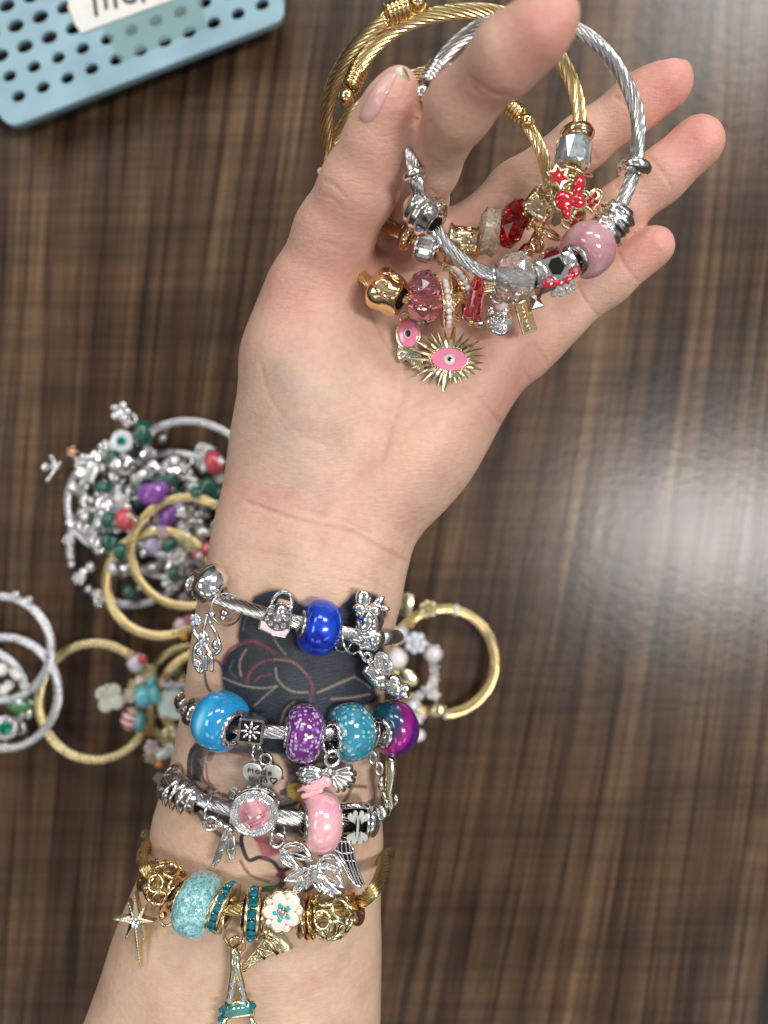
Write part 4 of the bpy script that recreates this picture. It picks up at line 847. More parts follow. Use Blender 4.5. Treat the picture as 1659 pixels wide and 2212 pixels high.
for q in LV:
    A_, D_ = Vector(q[0]), Vector(q[1]) - Vector(q[0]); n_ = Vector((-D_.y, D_.x)).normalized()
    for t in (.3, .55, .8):
        p = A_ + D_ * t + n_ * (q[3] * math.sin(math.pi * t) + q[2] * .18 * (1 if t == .55 else -1)); st_.append((p.x, p.y, 5.2 if q[2] > 18 else 4.2, 5))
st_.append((4, -12, 9, 8)); stones(o, f, st_, RHINE)
f = Fr(748, 1862, .161, 0); ow = [(-26, 40), (-12, 46), (8, 44), (16, 26), (18, 8), (26, -18), (38, -46), (34, -52), (20, -48), (6, -32), (-4, -10), (-16, 8), (-28, 26)]
B = MB(); B.prism(ow, 0, 3, .5); o = B.obj('wing_charm', BLACKE, T3, f, smooth=False, label='black enamel angel wing charm with silver feather lines')
B = MB(); B.tube([(x, y, 3) for x, y in ow], 2.2, 7, closed=True)
for q in ([(-18, 42), (-16, 20), (-2, -4)], [(-10, 45), (-8, 18), (4, -14), (20, -46)], [(-2, 45), (2, 18), (10, -10), (26, -48)], [(6, 43), (10, 18), (16, -10), (32, -48)], [(-26, 28), (-8, 20), (14, 22)], [(-14, 8), (4, 4), (18, 4)]): B.tube(catmull([(x, y, 3.4) for x, y in q], 5), 1.9, 6)
B.obj('feather_lines', SILVER, o, f)
# ---- fourth bracelet, gold
T4, z4 = worn('gold cable charm bracelet lowest on the forearm with aqua crackle bead and white flower', [(331, 1812, .136), (309, 1845, .146), (314, 1874, .156), (345, 1905), (400, 1938), (455, 1955), (520, 1965), (590, 1972), (660, 1978), (720, 1976), (770, 1955), (806, 1924, .1625), (824, 1886, .153), (829, 1850, .141)], .0058, .00165, GOLDD, back=.106, zend=.146, ext=3)
rondelle(T4, Fr(322, 1890, z4(322) - .001, -42, 18), 24, 37, GOLDR, .4)
filigree(T4, Fr(357, 1909, z4(357), -28), 42, GOLDP, 16, label='gold filigree ball bead beside the star')
rondelle(T4, Fr(378, 1934, z4(378), -30, -22), 12, 44, GOLDR, .62); rondelle(T4, Fr(366, 1945, z4(370), -30, -10), 9, 36, GOLDR, .6)
jump(T4, Fr(361, 1984, .158, -20), 13, 3.4, GOLDP, (1, 1.3)); B = MB(); B.ball((0, 0, 0), 9); B.obj('bail', GOLDR, T4, Fr(352, 1978, .160))
f = Fr(295, 1988, skz(312, 2030) + .0035, 6, -14, 0); sp_ = [(5, 64), (10, 12), (28, 36), (16, 6), (46, 0), (16, -8), (18, -46), (4, -16), (-2, -104), (-8, -16), (-32, -42), (-16, -4), (-56, 2), (-14, 12), (-14, 46), (-6, 16)]
B = MB(); B.prism(sp_, -10, 4, 2, 6); o = B.obj('star_charm', GOLDL, T4, f, smooth=False, label='gold eight-pointed star charm covered in tiny stones')
st_ = [(0, 0, 7, 10)] + [(9 * math.cos(a), 9 * math.sin(a), 4, 8) for a in [i * math.pi / 3 for i in range(6)]]
for a, b_ in ((5, 64), (28, 36), (46, 0), (18, -46), (-2, -104), (-32, -42), (-56, 2), (-14, 46)):
    L_ = math.hypot(a, b_)
    for i in range(int(L_ / 7) - 1):
        q = (14 + i * 6.6) / L_
        if q < .85: st_.append((a * q, b_ * q, 3.2 - 1.6 * q, 7 - 4 * q))
stones(o, f, st_, RHINE, n=6)
euro(T4, Fr(429, 1954, z4(429), -16, -12), 84, 69, AQUA, GOLDL, .46, label='aqua crackle glass bead')
def paved(par, fr, w, R, n, gm, rim, label):
    B = MB(); B.lathe([(-w / 2, R * .55), (-w / 2, R * 1.04), (-w * .3, R * 1.06), (-w * .27, R * .93), (w * .27, R * .93), (w * .3, R * 1.06), (w / 2, R * 1.04), (w / 2, R * .55)], 48); o = B.obj('stone_ring', rim, par, fr, label=label)
    for i in range(n):
        a = 2 * math.pi * i / n; B = MB(); B.gem((0, 0, 0), math.pi * R / n * .95, .6, 8)
        f2 = Fr(0, 0, 0); f2.k = fr.k; f2.M = fr.M @ Matrix.Rotation(a, 4, 'X') @ Matrix.Translation((0, 0, R * .98 * fr.k)); B.obj('stone', gm, o, f2, smooth=False)
paved(T4, Fr(484, 1959, z4(484), -16, -14), 26, 50, 16, TEALR, GOLDL, 'gold ring band of teal stones beside the aqua bead'); rondelle(T4, Fr(466, 1960, z4(466), -16, -12), 14, 48, GOLDL, .6)
jump(T4, Fr(503, 2000, z4(500) + .001, 12, 52), 44, 3.6, GOLDR, (.6, 1)); jump(T4, Fr(511, 2041, skz(511, 2041) + .003, 0), 16, 4.5, GOLDP)
f = Fr(511, 2128, skz(511, 2150) + .0035, 3, 0, -2, 1.08); B = MB()
B.tube([(-1, 74, 0), (-3, 30, 0), (-14, -20, 0), (-20, -36, 0)], [9, 9, 7, 7], 8); B.tube([(1, 74, 0), (4, 30, 0), (14, -20, 0), (20, -36, 0)], [8, 9, 7, 7], 8); B.tube([(-20, -34, 0), (20, -34, 0)], 4, 8); B.tube([(-26, -64, 0), (-34, -92, 0), (-46, -130, 0)], 6, 8); B.tube([(26, -64, 0), (36, -92, 0), (48, -130, 0)], 6, 8); B.prism([(-34, -66), (34, -60), (34, -34), (-32, -40)], -5, 2, 1)
o = B.obj('tower_charm', GOLDL, T4, f, label='gold tower charm with clear stones and a sea green baguette')
stones(o, f, [(0, 62, 7, 6), (1, 42, 5, 6), (2, 27, 7, 6), (-7, 6, 7, 5), (8, 7, 7, 5), (-10, -10, 7, 5), (12, -8, 7, 5), (-14, -26, 7.5, 5), (14, -24, 7.5, 5), (-32, -80, 7, 6), (34, -78, 7, 6), (-38, -96, 7, 6), (40, -94, 7, 6), (-42, -112, 7, 6)], RHINE)
B = MB(); v = [(-33, -64, 0), (33, -58, 0), (33, -33, 0), (-33, -39, 0), (-24, -58, 9), (24, -53, 9), (24, -39, 9), (-24, -44, 9)]; B.add(v, [(0, 1, 5, 4), (1, 2, 6, 5), (2, 3, 7, 6), (3, 0, 4, 7), (4, 5, 6, 7), (3, 2, 1, 0)]); B.obj('baguette', EMER, o, f, smooth=False)
stones(o, f, [(-34, -62, 7, 4), (-32, -45, 6, 4), (32, -40, 7, 4)], TEALR)
paved(T4, Fr(546, 1972, z4(546), -4, 6), 32, 50, 14, TEALR, GOLDL, 'gold ring band of teal stones beside the white flower')
rondelle(T4, Fr(571, 1975, z4(571), -4), 12, 40, GOLDR, .6); rondelle(T4, Fr(526, 1969, z4(526), -4), 8, 34, GOLDR, .6)
# white enamel flower
f = Fr(610, 1969, z4(610) + .0035, 0, 4, -4); B = MB(); B.prism(scallop(46, 10, .10), -16, 2, 2.5); o = B.obj('flower_bead', GOLDL, T4, f, label='gold flower bead with white enamel petals and teal dots')
for i in range(5):
    a = 90 + 72 * i + 16; c_, s_ = math.cos(math.radians(a)), math.sin(math.radians(a)); B = MB(); B.ball((0, 0, 2), 15.5, (1.12, 1.0, .34), 20, 12); B.obj('petal', WHITEE, o, sub(f, 25 * c_, 25 * s_, 0, a))
    B = MB(); B.ball((0, 0, 5.4), 6.2, (1.2, .95, .42), 12, 8); B.obj('dot', TEALE, o, sub(f, 16 * c_, 16 * s_, 0, a)); B = MB(); B.ball((0, 0, 2), 6.5, (1, 1, .4), 12, 8); a2 = a + 36; B.obj('petal', WHITEE, o, sub(f, 36 * math.cos(math.radians(a2)), 36 * math.sin(math.radians(a2))))
    B = MB(); B.ball((0, 0, 7), 2.6); B.obj('claw', GOLDL, o, sub(f, 9.5 * math.cos(math.radians(a2)), 9.5 * math.sin(math.radians(a2))))
stones(o, f, [(0, 0, 6.5, 8), (6, -6, 3.5, 7), (-5, 5, 3.5, 7)], RHINE)
f = Fr(567, 2056, max(skz(567, 2056), skz(535, 2100)) + .0022, -43); B = MB()                                   # gold lattice tower lying on its side
tw = lambda x: 5 + 22 * max(0, (x + 55) / 100) ** 1.7
for s_ in (-1, 1): B.tube([(x, s_ * tw(x), 0) for x in range(-58, 50, 8)], 3.4, 8)
for x in (-40, -22, -2, 18, 30, 42): B.tube([(x, -tw(x) - 2, 0), (x, tw(x) + 2, 0)], 2.6, 6)
for x, x2 in ((-40, -22), (-22, -2), (-2, 18), (30, 42)): B.tube([(x, -tw(x), 0), (x2, tw(x2), 0)], 1.8, 6); B.tube([(x, tw(x), 0), (x2, -tw(x2), 0)], 1.8, 6)
B.box((-4, 0, 0), (7, 2.4 * tw(-4), 9)); B.box((24, 0, 0), (8, 2.5 * tw(24), 10)); B.tube([(-58, 0, 0), (-76, 0, 0)], 5, 8); B.prism([(30, -30), (58, -38), (58, 38), (30, 30), (44, 0)], -3, 2, .6)
f.M = f.M @ Matrix.Rotation(math.radians(84), 4, 'Z') @ Matrix.Rotation(math.radians(0), 4, 'Z'); B.obj('lattice_tower_charm', GOLDL, T4, f, label='plain gold lattice tower charm behind the stone tower')
rondelle(T4, Fr(664, 1980, z4(664), 8, -8), 12, 47, GOLDR, .62); rondelle(T4, Fr(650, 1984, z4(650), 4, -8), 9, 40, GOLDD, .62); rondelle(T4, Fr(677, 1980, z4(677), 8, -8), 7, 46, GOLDP, .7)
filigree(T4, Fr(714, 1975, z4(714), 12), 46, GOLDL, 18, label='pale gold openwork ball bead beside the gold spacer')
rondelle(T4, Fr(763, 1961, z4(763), 28, -8), 34, 38, GOLDR, .4)
# ================================================================ three bangles held between thumb and fingers
HG = 'charm bangles held in the hand'
def held(label, pts, r, m, lobes=12):
    T_ = thing('charm_bangle', label, 'bracelet', P(*pts[len(pts) // 2]), HG)
    cable(T_, [P(*q) for q in pts], r, m, lobes); return T_
A_PTS = [(762, 178, .172), (775, 148, .173), (803, 108, .174), (850, 66, .175), (915, 38, .176), (1000, 24, .177), (1080, 30, .177), (1150, 62, .177), (1205, 118, .175), (1240, 190, .172), (1253, 260, .171), (1248, 330, .171), (1228, 395, .170), (1180, 450, .168), (1108, 487, .165),
         (1040, 508, .163), (975, 520, .161), (910, 516, .159), (858, 500, .157), (800, 465, .154), (745, 405, .150), (714, 335, .150), (705, 260, .156), (717, 190, .163), (750, 125, .170), (797, 72, .175), (842, 36, .178)]
A = held('larger gold cable bangle with crystals, red enamel charms and two coiled ends by the thumb', A_PTS, .00165, GOLD)
endcap(A, Fr(765, 172, .172, -112), 15, GOLDP); endcap(A, Fr(862, 21, .1785, 22), 16, GOLDP)
rondelle(A, Fr(1247, 289, .171, 88), 38, 37, GOLDR, .4)
facet(A, Fr(1238, 333, .1712, 84, 0), 58, 40, ICEF, 14, .45, [(-.5, .86), (-.40, .98), (.40, .98), (.5, .86)], 'clear faceted barrel crystal under the gold spacer')
rondelle(A, Fr(1241, 367, .171, 70, -25), 11, 42, GOLDR, .72)
f = Fr(1206, 382, .1765, 10, 0, 0); B = MB(); B.prism(star(6, 30, 20), -16, 3, 3); o = B.obj('flower_charm', GOLDL, A, f, label='gold flower charm with red enamel star')
B = MB(); B.prism(star(6, 23, 12), 2, 4.6, 1); B.obj('enamel', REDE, o, f, smooth=False); B = MB(); B.ball((0, 0, 5), 5); B.obj('centre', GOLDL, o, f)
filigree(A, Fr(1222, 420, .1725, 30), 36, GOLDL, 14)
f = Fr(1231, 425, .1785, 0, 0, 0, 1.1); B = MB()
for x, y, a, sx, sy in ((16, 21, -18, .62, 1.15), (-12, -8, 30, 1.0, 1.05), (15, -9, -35, .85, .75), (-8, -30, 10, .5, .9)): B.ball((x, y, -2), 23, (sx, sy, .32), 18, 10, Matrix.Rotation(math.radians(a), 3, 'Z') @ Matrix.Diagonal((1, 1, 1)))
o = B.obj('butterfly_charm', GOLDL, A, f, label='gold butterfly charm with glossy red enamel wings')
B = MB()
for x, y, a, sx, sy in ((16, 21, -18, .62, 1.15), (-12, -8, 30, 1.0, 1.05), (15, -9, -35, .85, .75), (-8, -30, 10, .5, .9)): B.ball((x, y, 2), 19, (sx, sy, .42), 18, 10, Matrix.Rotation(math.radians(a), 3, 'Z'))
B.obj('enamel_wing', REDE, o, f)
for x, y, z, a, R_, lb in ((1275, 433, .174, 8, 27, 'gold heart charm filled with red stones beside the red butterfly'), (1243, 480, .172, 30, 27, 'gold heart charm with red stones half hidden behind the pink bead')):
    f = Fr(x, y, z, a); B = MB(); hp = [(q[0], q[1] + 2) for q in heart(R_, 36)]; B.prism(hp, -8, 0, 1); B.tube([(q[0], q[1], 1) for q in hp], 2.6, 7, closed=True); o = B.obj('heart_charm', GOLDL, A, f, label=lb)
    stones(o, f, [(-12, 9, 6.5, 1), (12, 10, 6.5, 1), (0, 1, 6.5, 1), (-11, -5, 6.5, 1), (12, -6, 6.5, 1), (0, -13, 6.5, 1)], REDR)
f = Fr(1163, 453, .169, -32); B = MB(); B.lathe([(-30, 18), (-33, 36), (-22, 42), (-10, 36), (0, 40), (12, 36), (24, 42), (32, 34), (28, 18)], 36); wob(B, .14, .09, 2); o = B.obj('ornate_bead', GOLDR, A, f, label='ornate textured rose gold bead')
B = MB()
for x in (-22, 2, 24):
    for i in range(22):
        a = 2 * math.pi * i / 22; B.ball((x, 43 * math.cos(a), 43 * math.sin(a)), 4.2, nu=7, nv=5)
B.obj('milgrain', GOLDL, o, f)
jump(A, Fr(1180, 500, .168, 60, 50), 22, 4.5, GOLDR, (1, 1.5)); jump(A, Fr(1160, 528, .168, 0, 30), 15, 5, GOLDR); B = MB(); wob(B.ball((0, 0, 0), 16, (1.5, .9, .6)), .3, .1); B.obj('bail', GOLDR, A, Fr(1140, 540, .165, 20))
f = Fr(1190, 555, .164, 30); B = MB(); B.prism(oval(30, 20), -4, 2, 1); o = B.obj('oval_charm', GOLDR, A, f, label='rose gold charm with white beads and red enamel, mostly hidden'); B = MB(); B.ball((0, 0, 3), 18, (1.1, .6, .3)); B.obj('enamel', REDE, o, f)
B = MB()
for i in range(14): B.ball((26 * math.cos(i * .449), 16 * math.sin(i * .449), 4), 3.6, nu=8, nv=6)
B.obj('pearl_row', PEARL, o, f)
facet(A, Fr(1107, 483, .1665, -22, 0), 58, 54, REDG, 10, .34, [(-.5, .5), (-.3, .9), (0, 1.02), (.3, .9), (.5, .5)], 'deep red faceted crystal bead')
facet(A, Fr(1058, 502, .1645, -10, 0), 52, 53, CHAMP, 12, .36, [(-.5, .62), (-.28, .96), (0, .90), (.28, .96), (.5, .62)], 'champagne faceted crystal bead')
rondelle(A, Fr(1036, 515, .1635, -10), 10, 46, GOLDR, .6)
f = Fr(1000, 521, .162, -7); B = MB(); B.lathe([(-33, 18), (-33, 34), (-28, 36), (-24, 31), (24, 31), (28, 36), (33, 34), (33, 18)], 36); o = B.obj('barrel_bead', GOLDL, A, f, label='gold barrel bead with raised pattern')
B = MB()
for a in (60, 90, 120, 150):
    c_, s_ = math.cos(math.radians(a)), math.sin(math.radians(a))
    q = lambda x, w_: (x, 33 * math.cos(math.radians(a + w_)), 33 * math.sin(math.radians(a + w_)))
    B.tube([q(-18, 9), q(-4, 9), q(-4, -3), q(-14, -3), q(-14, 3)], 2.2, 6); B.tube([q(18, -9), q(4, -9), q(4, 3), q(14, 3), q(14, -3)], 2.2, 6)
B.obj('relief', GOLDR, o, f)
f = Fr(919, 534, .1605, -14); B = MB(); B.lathe([(-24, 18), (-24, 30), (-19, 32), (-17, 26), (17, 26), (19, 32), (24, 30), (24, 18)], 32); o = B.obj('crystal_ring', SILVER, A, f, label='silver bead of square mirror-cut clear stones')
for i in range(10):
    f2 = Fr(0, 0, 0); f2.k = f.k; f2.M = f.M @ Matrix.Rotation(2 * math.pi * i / 10, 4, 'X') @ Matrix.Translation((0, 0, 26 * f.k)); B = MB(); v = [(-16, -9.5, 0), (16, -9.5, 0), (16, 9.5, 0), (-16, 9.5, 0), (-11, -6, 6), (11, -6, 6), (11, 6, 6), (-11, 6, 6)]; B.add(v, [(0, 1, 5, 4), (1, 2, 6, 5), (2, 3, 7, 6), (3, 0, 4, 7), (4, 5, 6, 7), (3, 2, 1, 0)]); B.obj('stone', RHINE, o, f2, smooth=False)
rondelle(A, Fr(948, 532, .161, -12), 9, 34, GOLDR, .6); rondelle(A, Fr(878, 509, .1585, -20), 30, 34, GOLDR, .4)
f = Fr(970, 575, .1575, -20); B = MB(); B.prism(star(5, 19, 10), -4, 2, 1, 3); B.obj('star_charm', GOLDL, A, f, smooth=False); jump(A, Fr(952, 556, .158, 0, 40), 14, 3.5, GOLDR)
# ---- second gold bangle
B_PTS = [(1122, 250, .1625), (1100, 212, .1630), (1060, 178, .164), (1010, 158, .165), (955, 150, .165), (900, 162, .165), (850, 182, .163), (800, 210, .160), (757, 250, .157), (722, 310, .151), (708, 375, .148), (712, 445, .146), (735, 520, .148), (772, 585, .155), (828, 628, .160), (910, 646, .163), (1000, 642, .164), (1070, 614, .164), (1130, 560, .163),
         (1172, 490, .163), (1188, 420, .164), (1181, 365, .164), (1163, 312, .1645), (1136, 265, .165), (1104, 225, .166), (1070, 196, .167)]
Bg = held('smaller gold cable bangle with pink crystal, pearl discs and pink eye charms', B_PTS, .0015, GOLD)
endcap(Bg, Fr(1112, 238, .168, -42), 13, GOLDP)
f = Fr(838, 633, .1615, -28, -14); B = MB(); B.lathe(sprof([(-36, 20), (-34, 38), (-18, 46), (8, 44), (26, 40), (36, 36), (34, 22)]), 40, lambda t, x, r: 1 + (.05 * math.cos(3 * t + x * .05) if r > 30 else 0)); wob(B, .08, .04, 9); o = B.obj('bead', GOLDP, Bg, f, label='polished gold bead with a curled ribbon on top')
B = MB(); B.tube(catmull([(6 * math.cos(a * .9) * (1 + a * .32), 6 * math.sin(a * .9) * (1 + a * .32), 46 - a) for a in range(8)], 5), 4, 8); B.tube([(-24, -6, 42), (0, -18, 44), (26, -22, 38)], 5, 8); B.tube([(-24, 18, 38), (-4, 30, 34), (20, 30, 30)], 4, 8); B.obj('curl', GOLDR, o, f)
B = MB(); B.lathe([(32, .1), (32, 22), (37, 22), (37, .1)], 20); B.obj('bead_hole_shade', HOLE_SHADE, o, f)
facet(Bg, Fr(917, 643, .1635, 0, 0), 72, 58, PINKG, 12, .30, [(-.5, .50), (-.34, .84), (-.10, 1.0), (.12, 1.0), (.34, .84), (.5, .50)], 'large pink faceted crystal bead')
for x, y, a, R_, lb in ((964, 655, 6, 49, 'gold disc edged with white pearls beside the pink crystal'), (1001, 622, 28, 42, 'second pearl-edged gold disc, partly behind the red drop')):
    f = Fr(x, y, .1635, a); B = MB(); B.lathe([(-13, 18), (-13, R_ * .94), (-8, R_ * .98), (-5, R_ * .88), (5, R_ * .88), (8, R_ * .98), (13, R_ * .94), (13, 18)], 40); o = B.obj('pearl_disc', GOLDR, Bg, f, label=lb)
    for i in range(20):
        t_ = 2 * math.pi * i / 20; B = MB(); B.ball((0, 0, 0), 6.6, nu=12, nv=8); B.obj('pearl', PEARL, o, sub(f, 0, R_ * .95 * math.cos(t_), R_ * .95 * math.sin(t_)))
    B = MB()
    for s_ in (-11, 11):
        for i in range(44):
            t_ = 2 * math.pi * i / 44; B.ball((s_, R_ * math.cos(t_), R_ * math.sin(t_)), 2.4, nu=6, nv=4)
    B.obj('milgrain', GOLDR, o, f)
jump(Bg, Fr(988, 655, .163, 10, 60), 30, 4.5, GOLDR); jump(Bg, Fr(994, 662, .162, -10, 62), 28, 4.5, GOLDP)
f = Fr(1027, 645, .1685, 79, 0); facet(Bg, f, 92, 22, ROSEG, 8, .1, [(-.5, .92), (-.44, 1.0), (.44, .62), (.5, .5)], 'red tapered crystal drop', 'crystal_drop')
B = MB(); B.ball((0, 0, 0), 8); B.obj('drop_ball', GOLDP, Bg, Fr(1018, 696, .166)); B = MB(); wob(B.ball((0, 0, 0), 9), .4, .2); B.obj('drop_cap', SILVER, Bg, Fr(1036, 698, .166))
f = Fr(882, 722, .1545, 4, -14); B = MB(); B.prism([(x, y) for x, y in oval(28, 35, 32)], -6, 4, 2); B.prism([(-24, -16), (-28, -44), (-22, -58), (-8, -54), (4, -66), (18, -82), (30, -84), (26, -50), (20, -20)], -6, 2, 1.5); B.ring((-6, 38, 0), 9, 3.5); o = B.obj('eye_charm', GOLDL, Bg, f, label='gold charm with an oval pink eye, half behind the sunburst charm')
for r_, m_, z_, dx in ((24, PINKE, 4, 0), (14, WHITEE, 6, 0), (6.5, BLACKE, 8, 1)):
    B = MB(); B.ball((dx, 0, 0), r_, (1, 1.22, .18), 28, 8); B.obj({0: 'iris'}.get(0) if m_ is PINKE else ('eye_white' if m_ is WHITEE else 'pupil'), m_, o, sub(f, 0, 0, z_))
stones(o, f, [(-16, -44, 7, 3), (-2, -48, 6, 3), (8, -62, 6.5, 3), (18, -74, 6, 3), (14, -52, 5, 3)], RHINE)
f = Fr(970, 777, .1555, -5, 3, 3, 1.05); B = MB(); alm = [(43 * math.cos(t_), 27 * math.copysign(abs(math.sin(t_)) ** 1.35, math.sin(t_))) for t_ in [2 * math.pi * i / 44 for i in range(44)]]; B.prism(alm, -5, 3, 1.5); o = B.obj('sunburst_charm', GOLDL, Bg, f, label='gold sunburst charm with a pink almond eye')
spk = [(0, 72), (12, 74), (24, 78), (37, 74), (52, 66), (66, 62), (86, 84), (104, 60), (118, 60), (130, 66), (143, 74), (156, 80), (170, 84), (184, 82), (198, 80), (212, 78), (225, 70), (238, 62), (252, 58), (265, 84), (281, 56), (294, 58), (306, 64), (320, 68), (335, 72), (348, 74)]
for a, L_ in spk:
    c_, s_ = math.cos(math.radians(a)), math.sin(math.radians(a)); r0 = 1 / math.sqrt((c_ / 44) ** 2 + (s_ / 27) ** 2) - 4; big = 8 if L_ > 81 and a in (86, 265) else 5.6
    B = MB(); B.tube([(c_ * r0, s_ * r0, 0), (c_ * (r0 * .6 + L_ * .4), s_ * (r0 * .6 + L_ * .4), 1), (c_ * L_, s_ * L_, 0)], [big, big * .8, .6], 6); B.obj('ray', GOLDL, o, f, smooth=False)
B = MB()
for i in range(44): B.ball((alm[i][0] * .98, alm[i][1] * .98, 4), 2.3, nu=7, nv=5)
B.obj('milgrain', GOLDR, o, f)
B = MB(); B.prism([(x * .9, y * .88) for x, y in alm], 2, 6, 1.8); B.obj('iris', PINKE, o, f, smooth=False)
for r_, m_, z_, nm in ((12, WHITEE, 6, 'eye_white'), (4.6, BLACKE, 8.2, 'pupil')):
    B = MB(); B.ball((0, 0, 0), r_, (1, 1, .2), 22, 8); B.obj(nm, m_, o, sub(f, 0, 0, z_))
# ---- silver bangle in front
C_PTS = [(938, 160, .184), (962, 120, .185), (1000, 82, .186), (1040, 56, .187), (1090, 42, .187), (1160, 44, .187), (1238, 62, .186), (1300, 105, .184), (1345, 165, .181), (1373, 235, .179), (1379, 300, .178), (1369, 370, .176), (1347, 430, .175), (1318, 490, .174), (1272, 548, .174), (1200, 592, .174), (1110, 604, .1745), (1035, 583, .1745), (982, 546, .174),
         (945, 502, .174), (917, 455, .175), (900, 400, .180), (892, 350, .181), (880, 300, .178), (880, 250, .172), (895, 205, .170)]
C = held('silver cable bangle in front with pale pink bead and clear crystal', C_PTS, .00155, STEEL)
endcap(C, Fr(934, 165, .184, -122), 15.5, SILVER)
rondelle(C, Fr(1370, 364, .1765, 82), 30, 37, SILVER, .4)
f = Fr(1321, 482, .1745, 56); B = MB(); B.lathe(sprof([(-38, 20), (-36, 30), (-28, 38), (-20, 34), (-12, 42), (-4, 36), (4, 43), (12, 37), (20, 42), (28, 34), (36, 30), (38, 20)]), 56, lambda t, x, r: 1 + .045 * math.sin(6 * t + x * .12)); wob(B, .07, .06); B.obj('ribbed_bead', SILVER, C, f, label='wavy ribbed silver bead')
euro(C, Fr(1269, 540, .1745, 40, 22), 86, 61, PINKT, ANTIQ, .46, label='translucent pale pink bead')
f = Fr(1197, 590, .1752, 20, 0, -6); B = MB(); B.lathe([(-46, 18), (-46, 36), (-38, 40), (-34, 34), (34, 34), (38, 40), (46, 36), (46, 18)], 4); B.v = [tuple(Matrix.Rotation(math.radians(45), 3, 'X') @ Vector((p[0], p[1] * 1.12, p[2] * 1.12))) for p in B.v]
o = B.obj('bow_bead', SILVER, C, f, smooth=False, label='square silver bead with red enamel bow and stones')
B = MB(); B.prism([(-12, -10), (-14, 12), (-4, 22), (14, 20), (16, -6), (4, -16)], 26, 31, 1); B.obj('opening_shade', HOLE_SHADE, o, f, smooth=False)  # solid dark plate standing in for the shade in the gap
B = MB(); B.prism([(-44, 26), (-22, 26), (-22, -24), (-34, -20), (-44, -6)], 24, 34, 3); B.prism([(20, 26), (44, 24), (44, -6), (22, -14), (16, 4)], 24, 34, 3); B.obj('panel', SILVER, o, f)
B = MB(); B.ball((-27, -24, 30), 16, (1.0, .85, .4)); B.ball((-10, -33, 31), 11, (1.5, .6, .4), M=Matrix.Rotation(-.3, 3, 'Z')); B.ball((32, -22, 30), 15, (1.0, .8, .4), M=Matrix.Rotation(.5, 3, 'Z')); B.ball((16, -31, 31), 11, (1.5, .6, .4), M=Matrix.Rotation(.3, 3, 'Z')); B.obj('enamel_bow', REDE, o, f)
stones(o, f, [(-28, -23, 6, 35), (33, -21, 6, 35), (-12, -42, 7, 28), (2, -44, 7, 28), (-24, -50, 8, 22), (-10, -54, 8, 20), (6, -54, 7, 20), (20, -50, 7, 20), (18, -40, 6, 28)], RHINE)
facet(C, Fr(1112, 601, .175, -4, 0), 80, 56, CLEAR, 14, .30, [(-.5, .50), (-.36, .80), (-.14, 1.0), (.14, 1.0), (.36, .80), (.5, .50)], 'large clear faceted crystal bead')
jump(C, Fr(1071, 602, .176, 4, 75), 36, 3, SILVER, (1, 1)); jump(C, Fr(1075, 640, .168, 0, 10), 14, 4, SILVER)
f = Fr(1078, 694, .1605, 10); B = MB(); B.ball((0, 0, 0), 29, (1, 1.12, .36), 22, 12); B.ball((-14, 24, 3), 11, (1, 1, .6)); B.ball((15, 22, 3), 12, (1, 1, .6)); wob(B, .1, .1)
for i in range(26): a = i * 2.4; r_ = 4.2 * math.sqrt(i); B.ball((r_ * math.cos(a) - 2, r_ * math.sin(a) - 4, 9), 3.0, nu=7, nv=5)
B.obj('nugget_charm', SILVER, C, f, label='rounded silver charm with pebbled face'); B = MB(); B.ball((0, 0, 0), 13, (1.2, 1, .5)); B.obj('enamel', PALEP, C, Fr(1082, 658, .162))
f = Fr(1135, 685, .1610, 16, 0, 0); B = MB(); B.prism([(-16, -35), (16, -35), (16, 35), (-16, 35)], -5, 5, 2); o = B.obj('bar_charm', GOLDL, C, f, smooth=False, label='flat gold bar charm with raised squiggle')
B = MB(); B.tube(catmull([(-4 + 5 * (i % 2), 30 - i * 5.2, 6) for i in range(12)], 4), 2.4, 7); B.obj('relief', GOLDP, o, f)
f = Fr(1157, 654, .163, 20); B = MB(); B.prism([(-14, -12), (14, -14), (10, 16), (-8, 18)], -6, 6, 3, 3); B.obj('small_charm', ANTIQ, C, f, smooth=False)
f = Fr(917, 458, .1755, -52, -15); B = MB(); B.lathe(sprof([(-38, 18), (-38, 32), (-26, 36), (-18, 44), (-6, 40), (2, 46), (14, 40), (24, 44), (34, 36), (40, 28), (40, 18)]), 48, lambda t, x, r: 1 + .05 * math.cos(4 * t)); wob(B, .08, .05, 4); B.obj('ribbed_bead', SILVER, C, f, label='bulging silver bead beside the thumb')
B = MB(); B.lathe([(37, .1), (37, 17), (41, 17), (41, .1)], 20); B.obj('bead_hole_shade', HOLE_SHADE, C, f)
rondelle(C, Fr(896, 379, .1810, -72), 22, 27, SILVER, .4)
# ================================================================ bangles lying on the table
def lay(label, cx, cy, rx, ry, z, m, r=.0016, a0=0, a1=360, tilt=0, td=0, grp='bangles lying on the table'):
    T_ = thing('charm_bangle', label, 'bracelet', P(cx, cy, z), grp)
    pts = []
    for i in range(49):
        t = math.radians(a0 + (a1 - a0) * i / 48); dx, dy = rx * math.cos(t), -ry * math.sin(t); pts.append(P(cx + dx, cy + dy, z + tilt * math.cos(t - math.radians(td))))
    if abs(a1 - a0) >= 359: cable(T_, pts[:-1], r, m, 14, closed=True, smoothn=4, dens=.001)
    else:
        cable(T_, pts, r, m, 14, smoothn=4, dens=.001)
        for p, q in ((pts[0], pts[1]), (pts[-1], pts[-2])):
            d = (p - q).normalized(); f = Fr(0, 0, 0); f.k = K(z); f.M = Matrix.Translation(p) @ d.to_track_quat('X', 'Z').to_matrix().to_4x4(); endcap(T_, f, r / f.k, m, 4)
    return T_
